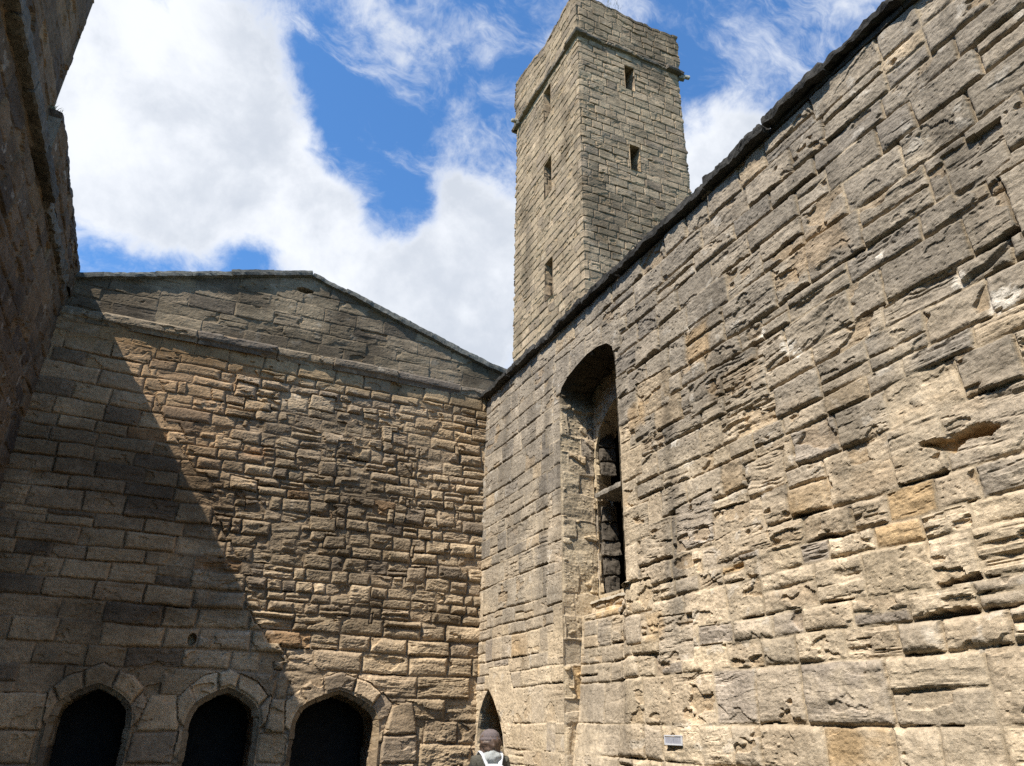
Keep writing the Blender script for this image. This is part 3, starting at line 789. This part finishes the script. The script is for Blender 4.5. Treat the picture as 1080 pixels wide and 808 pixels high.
def tw_stain(u, v):
    d = sst(.0, .5, fbm(u * .9, v * .6, 4, 99) + .5 * np.exp(-((v - 10.3) / .9) ** 2) * sst(LY - .05, LY + .1, u) + .35 * sst(13.5, 14.8, v) * sst(LY - .1, LY + .1, u) - .1)
    return 1 - .40 * d
tst2 = dict(vary=.22, tone=(.96, .855, .775), pal='tower', stain_shade=tw_stain, mortar=(.13, .115, .09), jd=.022, jw=.006, rad=.014, off=.006, rough=.6, layer=.12, spall=.22, pit=.3, gap=.6, lichen=.15, warp=.8, flush=-.6)
# slits: (face start u, centre, half width, z0, z1)
def z_slit(c, hw, z0, z1): return [(c - hw, z0), (c + hw, z0), (c + hw + .01, z1), (c - hw, z1)]
SL_W = [(TY1 - 10.98, .17, 13.92, 14.80), (TY1 - 10.97, .17, 11.76, 12.66), (TY1 - 10.95, .17, 9.22, 10.1)]
SL_S = [(LY + 6.855 - TX0, .12, 13.94, 14.62), (LY + 6.855 - TX0, .12, 11.76, 12.40)]
holes = [z_slit(*s) for s in SL_W + SL_S]
sheet('shaft', tmap(), tu(), axis_pts(5.0, 15.02, lambda v: .05 if v < 6.5 else .0165), twlay, tst2, M_STONE_FAR, tw, 300, holes=holes)
for k, s in enumerate(SL_W + SL_S):
    west = k < 3
    def place(A, B, D, west=west):
        if west: return np.stack([TX0 + D - .01, TY1 - A, B], -1)
        return np.stack([TX0 + (A - LY), TY0 + D - .01, B], -1)
    P = z_slit(*s); P = P + [P[0]]
    w = reveal('window', P, place, .42, dict(tst2, gap=0., jd=.012, pal='tower', stain_shade=None), M_STONE_FAR, tw, 310 + k, step=.03, stones=(.18, .28), rows=(.2, .3), inner=-1.)
    c, hw, z0, z1 = s
    if west: room('opening', TX0 + .38, TX0 + 1.0, TY1 - c - .3, TY1 - c + .3, z0 - .1, z1 + .1, '-x', w)
    else: room('opening', TX0 + c - LY - .3, TX0 + c - LY + .3, TY0 + .38, TY0 + 1.0, z0 - .1, z1 + .1, '-y', w)
# string course
prof = np.array([(-.02, 15.14), (.065, 15.10), (.085, 15.05), (.07, 15.00), (-.02, 14.985)]); PP2, ss2 = arclen(prof)
slay2 = Layout(-.1, 1., lambda v, rg: 2., 0, PER[4], const_w(.5, .9), 3)
def smap(u, v, h):
    g = tmap(lambda uu, vv: np.interp(vv, ss2, PP2[:, 1]) + .04 * np.clip((LY - uu) / LY, 0, 1), 0.)
    return g(u, v, h + np.interp(v, ss2, PP2[:, 0]))
sheet('string_course', smap, tu(), np.linspace(0, ss2[-1], 14), slay2, dict(sst_, extra=None), M_STONE_FAR, tw, 320, flip=True)
# ragged parapet
tplay = Layout(15.0, 16.6, lambda v, rg: rg.uniform(.15, .22), 0, PER[4], const_w(.2, .42), 53)
def ttop(u):
    u = np.asarray(u)
    b = np.interp(u, [0, .5, LY * .55, LY, LY + .4, LY + LX * .6, LY + LX, PER[4]], [16.62, 16.52, 16.16, 16.34, 16.26, 16.14, 16.20, 16.45])
    return b + .05 * (hsh(np.floor(u / .31).astype(np.int64), 3) - .5) + .05 * pn(u * 4, u * 0, 61)
sheet('parapet', tmap(lambda u, v: 15.08 + (ttop(u) - 15.08) * (v - 15.08) / 1.1, .045), tu(), axis_pts(15.08, 16.18, lambda v: .018), tplay,
      dict(tst2, stain_shade=lambda u, v: (1 - .30 * sst(15.7, 16.2, v)) * tw_stain(u, v)), M_STONE_FAR, tw, 330)
# wall head and inside of the parapet
U = np.concatenate([np.arange(0, PER[4], .12), [PER[4]]])
def ring(off, zf):
    x = np.interp(U, PER, [c[0] for c in CR]); y = np.interp(U, PER, [c[1] for c in CR])
    cx, cy = (TX0 + TX1) / 2, (TY0 + TY1) / 2
    x = cx + (x - cx) * (1 - 2 * off / LX); y = cy + (y - cy) * (1 - 2 * off / LY)
    return np.stack([x, y, zf(U)], -1)
r0 = ring(-.04, lambda u: ttop(u) - .02); r1 = ring(.12, lambda u: ttop(u) + .03 * pn(u * 7, u * 0, 9)); r2 = ring(.38, lambda u: ttop(u) - .03); r3 = ring(.4, lambda u: u * 0 + 15.3); r4 = ring(1.29, lambda u: u * 0 + 15.32)
X = np.vstack([r0, r1, r2, r3, r4]); n = len(U); q = []
for k in range(4):
    for i in range(n - 1): q.append((k * n + i, k * n + i + 1, (k + 1) * n + i + 1, (k + 1) * n + i))
np_mesh('wall_head', X, np.array(q), M_STONE_FAR, tw, np.tile([.15, .14, .11], (len(X), 1)))
# stone water spouts
for (c, d) in (((TX1 + .10, TY0 - .02, 14.99), (1, -.35, -.12)), ((TX0 - .10, TY1 - .25, 15.06), (-1, .1, -.12))):
    d = np.array(d) / np.linalg.norm(d); s_ = np.cross(d, (0, 0, 1)); s_ /= np.linalg.norm(s_); n_ = np.cross(s_, d)
    sp = Slabs(); sp.add(np.array(c) + d * .04, d * .11, s_ * .045, n_ * .04, (.30, .28, .23), amp=.012, step=.03, edge=.6)
    sp.add(np.array(c) - d * .04 - n_ * .07, d * .07, s_ * .05, n_ * .04, (.16, .15, .12), amp=.012, step=.03, edge=.5)
    sp.build('water_spout', M_STONE_FAR, tw)

# ------------------------------------------------------------------ small plants on the wall heads
M_GRASS = plain_mat('dry_grass', (.09, .10, .035), .8, .4, 20)
def tuft(loc, n, hgt, spread, label, seed):
    rg = np.random.default_rng(seed); v = []; t = []
    for k in range(n):
        a = rg.uniform(0, 6.28); r = spread * rg.uniform(0, 1) ** .7; b = np.array([math.cos(a) * r, math.sin(a) * r, -.02])
        l = hgt * rg.uniform(.5, 1.1); lean = rg.normal(0, .35, 2) * l; sd = np.array([-math.sin(a), math.cos(a), 0]) * rg.uniform(.003, .006)
        m = b + np.array([lean[0] * .35, lean[1] * .35, l * .6]); tip = b + np.array([lean[0], lean[1], l])
        i = len(v); v += [b - sd, b + sd, m + sd * .8, m - sd * .8, tip]
        t += [(i, i + 1, i + 2), (i, i + 2, i + 3), (i + 3, i + 2, i + 4)]
    o = np_mesh('grass_tuft', np.array(v), np.zeros((0, 4), int), M_GRASS, None, tris=t)
    o.location = loc
    return tag(o, label, 'plant', kind='stuff' if spread > .2 else 'thing')
tuft((XPp - .12, 6.72, 6.93), 90, .10, .10, 'tuft of grass on the near end of the shaded parapet', 1)
tuft((TX0 + .9, TY0 + .1, 16.24), 110, .12, .35, 'thin fringe of grass along the top of the tower', 2)

# ------------------------------------------------------------------ plaque
def bx(bm, c, s, bev=0.):
    r = bmesh.ops.create_cube(bm, size=1.)
    bmesh.ops.scale(bm, vec=s, verts=r['verts']); bmesh.ops.translate(bm, vec=c, verts=r['verts'])
    if bev: bmesh.ops.bevel(bm, geom=list({e for v in r['verts'] for e in v.link_edges}), offset=bev, segments=2, affect='EDGES')
def bm_obj(name, bm, mat, parent, smooth=False):
    me = bpy.data.meshes.new(name); bm.to_mesh(me); bm.free(); me.materials.append(mat)
    for p in me.polygons: p.use_smooth = smooth
    return link(bpy.data.objects.new(name, me), parent)
pq = empty('plaque', (XR - .013, 5.19, 1.575), 'small white framed grey plaque fixed low on the sunlit wall', 'sign')
pq.scale = (.55, .86, .84)
bm = bmesh.new()
for c, s in (((0, 0, .036), (.022, .262, .012)), ((0, 0, -.036), (.022, .262, .014)), ((0, .125, 0), (.022, .012, .058)), ((0, -.125, 0), (.022, .012, .058))): bx(bm, c, s, .002)
bm_obj('frame', bm, plain_mat('white_enamel', (.58, .58, .60), .45), pq)
bm = bmesh.new(); bx(bm, (.003, 0, 0), (.012, .236, .056))
bm_obj('panel', bm, plain_mat('grey_glass', (.33, .335, .38), .4, .15, 40), pq)
bm = bmesh.new(); bx(bm, (-.004, -.006, -.002), (.002, .006, .03))
bm_obj('divider', bm, plain_mat('grey_line', (.18, .19, .23), .5), pq)
M_STEEL = plain_mat('steel', (.4, .4, .42), .4, metal=.8)
for y in (-.1, .1):
    bm = bmesh.new(); bx(bm, (.022, y, 0), (.03, .012, .012)); bm_obj('bracket', bm, M_STEEL, pq)

# ------------------------------------------------------------------ the visitor by the corner door
def skin(name, pts, edges, mat, parent, sub=2, root=0):
    """pts: [(x, y, z, rx, ry)]; one continuous surface grown over the joints"""
    me = bpy.data.meshes.new(name); me.from_pydata([p[:3] for p in pts], edges, [])
    o = bpy.data.objects.new(name, me); COL.objects.link(o)
    o.modifiers.new('s', 'SKIN').use_smooth_shade = True
    sv = me.skin_vertices[0].data
    for i, p in enumerate(pts): sv[i].radius = (p[3], p[4] if len(p) > 4 else p[3]); sv[i].use_root = i == root
    m = o.modifiers.new('d', 'SUBSURF'); m.levels = m.render_levels = sub
    dg = bpy.context.evaluated_depsgraph_get()
    me2 = bpy.data.meshes.new_from_object(o.evaluated_get(dg)); me2.name = name
    bpy.data.objects.remove(o); me2.materials.clear(); me2.materials.append(mat)
    for p in me2.polygons: p.use_smooth = True
    r = bpy.data.objects.new(name, me2)
    return link(r, parent)
M_SKIN = plain_mat('skin', (.46, .27, .19), .55, .08, 30)
M_HAIR = plain_mat('brown_hair', (.09, .055, .038), .6, .5, 60)
M_JACKET = plain_mat('dark_olive_cloth', (.07, .065, .05), .9, .3, 60, bump=.3)
M_HOOD = plain_mat('grey_fleece', (.30, .315, .31), .95, .15, 60, bump=.4)
M_TROUSER = plain_mat('dark_denim', (.03, .034, .05), .9, .3, 80)
M_CAP = plain_mat('plum_wool', (.13, .105, .105), .95, .3, 120, bump=.5)
M_PACK = plain_mat('white_canvas', (.52, .53, .55), .7, .06, 50, bump=.2)
M_SHOE = plain_mat('black_leather', (.02, .02, .02), .5)
per = empty('person', (3.36, 8.0, 0.), 'person in plum knit cap and grey hood, seen from behind at the corner doorway', 'person')
per.rotation_euler.z = R(-8)
P = [(0, 0, .86, .12, .095), (0, .005, 1.02, .105, .085), (0, .0, 1.2, .115, .085), (0, -.01, 1.33, .09, .07), (0, .0, 1.40, .048, .05), (0, .022, 1.465, .068, .078), (0, .025, 1.53, .072, .088), (0, .02, 1.575, .05, .06)]
E_ = [(0, 1), (1, 2), (2, 3), (3, 4), (4, 5), (5, 6), (6, 7)]
for s in (-1, 1):
    b = len(P)
    P += [(s * .155, -.01, 1.325, .048), (s * .205, -.035, 1.06, .037), (s * .21, .10, .865, .026), (s * .208, .15, .815, .024, .036)]
    E_ += [(3, b), (b, b + 1), (b + 1, b + 2), (b + 2, b + 3)]
    for f, (dx, l) in enumerate(((-.027, .062), (-.009, .074), (.010, .07), (.028, .054))):
        c = len(P)
        P += [(s * (.208 + dx * .3), .165 + dx, .795, .0095), (s * (.206 + dx * .3), .180 + dx, .795 - l * .5, .0085), (s * (.200 + dx * .3), .176 + dx, .795 - l, .0072)]
        E_ += [(b + 3, c), (c, c + 1), (c + 1, c + 2)]
    c = len(P); P += [(s * .192, .182, .82, .011), (s * .182, .205, .79, .0085)]; E_ += [(b + 3, c), (c, c + 1)]
    b = len(P)
    P += [(s * .09, .0, .80, .085), (s * .098, .02, .45, .055), (s * .10, -.025, .09, .036), (s * .105, .06, .045, .036, .03), (s * .11, .15, .035, .03, .024)]
    E_ += [(0, b), (b, b + 1), (b + 1, b + 2), (b + 2, b + 3), (b + 3, b + 4)]
skin('body', P, E_, M_SKIN, per)
J = [(0, 0, .80, .15, .115), (0, .005, 1.0, .135, .11), (0, .0, 1.2, .145, .11), (0, -.012, 1.325, .11, .088), (0, -.005, 1.385, .07, .065)]
JE = [(0, 1), (1, 2), (2, 3), (3, 4)]
for s in (-1, 1):
    b = len(J); J += [(s * .16, -.01, 1.32, .066), (s * .208, -.035, 1.06, .054), (s * .211, .085, .885, .042)]; JE += [(3, b), (b, b + 1), (b + 1, b + 2)]
skin('jacket', J, JE, M_JACKET, per)
T = [(0, 0, .86, .13, .105)]; TE = []
for s in (-1, 1):
    b = len(T); T += [(s * .09, 0, .79, .1), (s * .099, .02, .45, .073), (s * .10, -.02, .085, .06)]; TE += [(0, b), (b, b + 1), (b + 1, b + 2)]
skin('trousers', T, TE, M_TROUSER, per)
for s in (-1, 1):
    skin('shoe', [(s * .10, -.06, .045, .042, .04), (s * .105, .06, .045, .048, .038), (s * .112, .17, .036, .042, .03)], [(0, 1), (1, 2)], M_SHOE, per)
def blob(name, c, r, mat, parent, amp=.01, fr=30, cut=None, seed=0, seg=40):
    bm = bmesh.new(); bmesh.ops.create_uvsphere(bm, u_segments=seg, v_segments=seg // 2, radius=1)
    if cut is not None: bmesh.ops.delete(bm, geom=[v for v in bm.verts if cut(v.co)], context='VERTS')
    co = np.array([v.co for v in bm.verts]); n = pn3(co * np.array(r) * fr + seed, 3)
    for v, k in zip(bm.verts, n): v.co = Vector((v.co.x * (r[0] + amp * k) + c[0], v.co.y * (r[1] + amp * k) + c[1], v.co.z * (r[2] + amp * k) + c[2]))
    return bm_obj(name, bm, mat, parent, True)
blob('hair', (0, -.01, 1.475), (.112, .105, .125), M_HAIR, per, .028, 26, lambda p: p.y > .45 and p.z < .45)
blob('cap', (0, .012, 1.54), (.104, .115, .082), M_CAP, per, .006, 40, lambda p: p.z < -.35)
bm = bmesh.new()
N1, N2 = 36, 14
rows = []
for i in range(N1):
    a = 2 * math.pi * i / N1; row = []
    for j in range(N2):
        b = 2 * math.pi * j / N2; rr = .011
        row.append(bm.verts.new(((.103 + rr * math.cos(b)) * math.cos(a), .012 + (.113 + rr * math.cos(b)) * math.sin(a), 1.522 + .019 * math.sin(b))))
    rows.append(row)
for i in range(N1):
    for j in range(N2): bm.faces.new((rows[i][j], rows[(i + 1) % N1][j], rows[(i + 1) % N1][(j + 1) % N2], rows[i][(j + 1) % N2]))
bm_obj('cap_brim', bm, M_CAP, per, True)
blob('hood', (0, -.085, 1.345), (.105, .075, .075), M_HOOD, per, .02, 22, seed=4)
for s in (-1, 1):
    blob('eye', (s * .031, .098, 1.497), (.012, .009, .008), plain_mat('eye_white', (.6, .58, .55), .3), per, 0, seg=12)
    blob('ear', (s * .078, .02, 1.485), (.012, .022, .032), M_SKIN, per, 0, seg=14)
blob('nose', (0, .112, 1.472), (.013, .018, .022), M_SKIN, per, 0, seg=14)
blob('mouth', (0, .098, 1.437), (.022, .008, .006), plain_mat('lips', (.36, .14, .12), .5), per, 0, seg=14)
bp_ = empty('backpack', (3.36, 8.0, 0.), 'white backpack with white shoulder straps worn by the person at the doorway', 'backpack')
bp_.rotation_euler.z = R(-8)
bm = bmesh.new()
bmesh.ops.create_cube(bm, size=1.); bmesh.ops.subdivide_edges(bm, edges=bm.edges[:], cuts=7, use_grid_fill=True)
for v in bm.verts:
    x, y, z = v.co * 2
    k = (abs(x) ** 4 + abs(y) ** 4 + abs(z) ** 4) ** .25
    x, y, z = x / k, y / k, z / k
    w = 1 - .18 * max(0, z); n = .01 * math.sin(x * 7 + z * 5)
    v.co = (x * .145 * w, -.19 + y * .075 * (1 - .25 * z) + n, 1.10 + z * .20)
bm_obj('bag', bm, M_PACK, bp_, True)
bm = bmesh.new(); bx(bm, (0, -.272, 1.05), (.19, .03, .17), .012); bm_obj('pocket', bm, M_PACK, bp_, True)
for s in (-1, 1):
    skin('strap', [(s * .065, -.165, 1.275, .024, .012), (s * .098, -.10, 1.375, .026, .012), (s * .105, -.0, 1.407, .027, .012), (s * .108, .085, 1.36, .026, .012), (s * .118, .125, 1.22, .024, .011), (s * .135, .10, 1.06, .02, .01), (s * .15, -.02, .98, .018, .009), (s * .135, -.14, .96, .018, .009)],
         [(i, i + 1) for i in range(7)], M_PACK, bp_)
# ------------------------------------------------------------------ sky
W = bpy.data.worlds.new('World'); SC.world = W; W.use_nodes = True
nt = W.node_tree; N = nt.nodes; L = nt.links; N.clear()
wo = N.new('ShaderNodeOutputWorld'); bg = N.new('ShaderNodeBackground'); L.new(bg.outputs[0], wo.inputs[0])
bg.inputs['Strength'].default_value = SKYS = 0.06
sk = N.new('ShaderNodeTexSky'); sk.sky_type = 'NISHITA'; sk.sun_disc = False
sd_ = -Vector((1., .47, -1.48)).normalized()
sk.sun_elevation = math.asin(sd_.z); sk.sun_rotation = math.atan2(sd_.x, sd_.y)
sk.air_density = 1.; sk.dust_density = .6; sk.ozone_density = 2.
tc = N.new('ShaderNodeTexCoord'); dirv = tc.outputs['Generated']
def math_(op, a, b=None, c=None, clamp=False):
    n = N.new('ShaderNodeMath'); n.operation = op; n.use_clamp = clamp
    for i, x in enumerate((a, b, c)):
        if x is None: continue
        if isinstance(x, (int, float)): n.inputs[i].default_value = x
        else: L.new(x, n.inputs[i])
    return n.outputs[0]
def noise_(scale, detail, rough, vec, w=0., dist=0.):
    n = N.new('ShaderNodeTexNoise'); n.noise_dimensions = '4D'; n.inputs['W'].default_value = w
    n.inputs['Scale'].default_value = scale; n.inputs['Detail'].default_value = detail; n.inputs['Roughness'].default_value = rough; n.inputs['Distortion'].default_value = dist
    L.new(vec, n.inputs['Vector']); return n
# clouds lie where these directions point: (x, y, z, tightness, amount)
BL = [(-0.2147,0.7275,0.6516,111.8,0.85),(-0.1450,0.7204,0.6782,120.9,0.80),(-0.0807,0.7029,0.7066,183.7,0.70),(-0.1589,0.7836,0.6007,97.0,0.90),(-0.0574,0.7727,0.6321,101.5,0.90),(0.0083,0.7535,0.6574,214.7,0.65),(0.0598,0.8023,0.5939,167.9,0.75),(-0.0661,0.8320,0.5508,169.7,0.65),(-0.1465,0.8307,0.5371,270.9,0.70),(0.0446,0.8266,0.5610,199.5,0.60),(0.0999,0.7779,0.6203,435.3,0.50),(0.0824,0.6250,0.7762,317.4,0.60),(0.1300,0.6255,0.7694,849.2,0.10),(-0.0069,0.6635,0.7482,233.7,0.60),(0.1942,0.6313,0.7508,1160.4,0.10),(0.2202,0.6032,0.7666,817.1,0.25),(0.2488,0.6526,0.7157,879.0,0.25),(0.2106,0.6854,0.6970,1092.8,0.15),(0.2821,0.7406,0.6099,175.9,1.10),(0.2412,0.8026,0.5456,126.6,1.10),(0.3236,0.7992,0.5065,124.4,1.10),(0.1779,0.8434,0.5070,129.1,0.90),(0.2361,0.8518,0.4676,170.8,1.00),(0.1139,0.8462,0.5205,420.4,0.40),(0.5323,0.5425,0.6499,494.1,1.10),(0.5104,0.5719,0.6422,470.7,1.10),(0.5488,0.5070,0.6647,1708.5,0.80),(0.5081,0.4851,0.7117,528.8,0.42),(0.5399,0.4384,0.7186,1020.9,0.30),(0.5645,0.3727,0.7365,523.8,0.50),(0.3022,0.5339,0.7897,310.6,0.60),(0.3524,0.5076,0.7862,497.5,0.40),(0.4728,0.5326,0.7020,1237.2,0.35),(0.0462,0.6731,0.7381,494.0,-0.70),(0.1043,0.7052,0.7013,289.4,-0.60),(0.1759,0.7597,0.6260,325.7,-0.90),(-0.0113,0.8486,0.5290,767.4,-0.85),(-0.0879,0.8603,0.5022,995.5,-0.50),(-0.1474,0.8583,0.4915,986.3,-0.60),(0.1319,0.7294,0.6712,435.1,-0.40),(0.4527,0.4803,0.7513,234.8,-0.40),(0.5857,0.4496,0.6743,265.6,-0.40),(0.2591,0.6038,0.7538,1802.2,-0.30),]
wv = noise_(5., 4, .55, dirv, 3.1)
sub = N.new('ShaderNodeVectorMath'); sub.operation = 'SUBTRACT'; L.new(wv.outputs['Color'], sub.inputs[0]); sub.inputs[1].default_value = (.5, .5, .5)
scl = N.new('ShaderNodeVectorMath'); scl.operation = 'SCALE'; scl.inputs['Scale'].default_value = .16; L.new(sub.outputs[0], scl.inputs[0])
adv = N.new('ShaderNodeVectorMath'); L.new(dirv, adv.inputs[0]); L.new(scl.outputs[0], adv.inputs[1])
nrm = N.new('ShaderNodeVectorMath'); nrm.operation = 'NORMALIZE'; L.new(adv.outputs[0], nrm.inputs[0])
tot = None
for x, y, z, k, a in BL:
    d = N.new('ShaderNodeVectorMath'); d.operation = 'DOT_PRODUCT'; L.new(nrm.outputs[0], d.inputs[0]); d.inputs[1].default_value = (x, y, z)
    e = math_('EXPONENT', math_('MULTIPLY_ADD', d.outputs['Value'], 2 * k * .9, -2 * k * .9))
    tot = math_('MULTIPLY_ADD', e, a, tot if tot is not None else 0.)
n1 = noise_(7., 12, .62, dirv, 1.3, .25); n2 = noise_(20., 12, .66, dirv, 5.2, .5)
dens = math_('ADD', tot, math_('MULTIPLY_ADD', n1.outputs['Fac'], 2.6, -1.36))
dens = math_('ADD', dens, math_('MULTIPLY_ADD', n2.outputs['Fac'], 1.7, -.88))
def mr(x, a, b, c, d, smooth=True):
    n = N.new('ShaderNodeMapRange'); n.interpolation_type = 'SMOOTHSTEP' if smooth else 'LINEAR'
    for i, v in enumerate((a, b, c, d)): n.inputs[i + 1].default_value = v
    L.new(x, n.inputs[0]); return n.outputs[0]
alpha = mr(dens, .02, 1.05, 0., .98)
# thin streaks of high cloud
mp = N.new('ShaderNodeMapping'); mp.inputs['Rotation'].default_value = (.3, .5, .9); mp.inputs['Scale'].default_value = (1., 2.6, 1.4); L.new(nrm.outputs[0], mp.inputs['Vector'])
n4 = noise_(6., 11, .66, mp.outputs[0], 2.2, .6)
cir = mr(math_('ADD', n4.outputs['Fac'], math_('MULTIPLY', dens, .10)), .45, .72, 0., .72)
alpha = math_('MAXIMUM', alpha, cir)
n3 = noise_(4.5, 7, .55, dirv, 8.8, .3)
sn = math_('MULTIPLY_ADD', n1.outputs['Fac'], .45, math_('MULTIPLY', n3.outputs['Fac'], .55))
shade = math_('MULTIPLY', mr(sn, .43, .60, 0., 1.), mr(dens, .5, 1.2, .25, 1.))
mixc = N.new('ShaderNodeMix'); mixc.data_type = 'RGBA'; L.new(shade, mixc.inputs[0])
CW = 10.8
mixc.inputs[6].default_value = (CW * .96, CW * .99, CW * 1.04, 1); mixc.inputs[7].default_value = (CW * .66, CW * .71, CW * .79, 1)
tint = N.new('ShaderNodeMix'); tint.data_type = 'RGBA'; tint.blend_type = 'MULTIPLY'; tint.inputs[0].default_value = 1
L.new(sk.outputs[0], tint.inputs[6]); tint.inputs[7].default_value = (1.2, 1.98, 2.6, 1)
mixs = N.new('ShaderNodeMix'); mixs.data_type = 'RGBA'; L.new(alpha, mixs.inputs[0]); L.new(tint.outputs[2], mixs.inputs[6]); L.new(mixc.outputs[2], mixs.inputs[7])
L.new(mixs.outputs[2], bg.inputs['Color'])
# ------------------------------------------------------------------ sun and camera
SUN = Vector((1., .47, -1.48)).normalized()
ld = bpy.data.lights.new('sun', 'SUN'); ld.energy = 5.0; ld.angle = R(.53); ld.color = (1., .94, .84)
lo = link(bpy.data.objects.new('sun', ld)); lo.rotation_euler = SUN.to_track_quat('-Z', 'Y').to_euler(); lo.location = (-10, -5, 25)
pitch, yaw, roll = R(25.02), R(23.86), R(1.02)
F = Vector((math.sin(yaw) * math.cos(pitch), math.cos(yaw) * math.cos(pitch), math.sin(pitch)))
Rt = Vector((math.cos(yaw), -math.sin(yaw), 0)); Up = Rt.cross(F)
rt = Rt * math.cos(roll) + Up * math.sin(roll); up = -Rt * math.sin(roll) + Up * math.cos(roll)
cd = bpy.data.cameras.new('camera'); cd.sensor_width = 36; cd.lens = 776.0 / 1080 * 36; cd.clip_start = .05; cd.clip_end = 2000
co = link(bpy.data.objects.new('camera', cd))
co.matrix_world = Matrix(((rt.x, up.x, -F.x, 0), (rt.y, up.y, -F.y, 0), (rt.z, up.z, -F.z, 1.65), (0, 0, 0, 1)))
SC.camera = co
vs_ = SC.view_settings
vs_.view_transform = 'Standard'; vs_.look = 'None'; vs_.gamma = 1; vs_.use_curve_mapping = False; vs_.exposure = .68
SC.cycles.use_denoising = False
SC.cycles.max_bounces = 6; SC.cycles.diffuse_bounces = 4
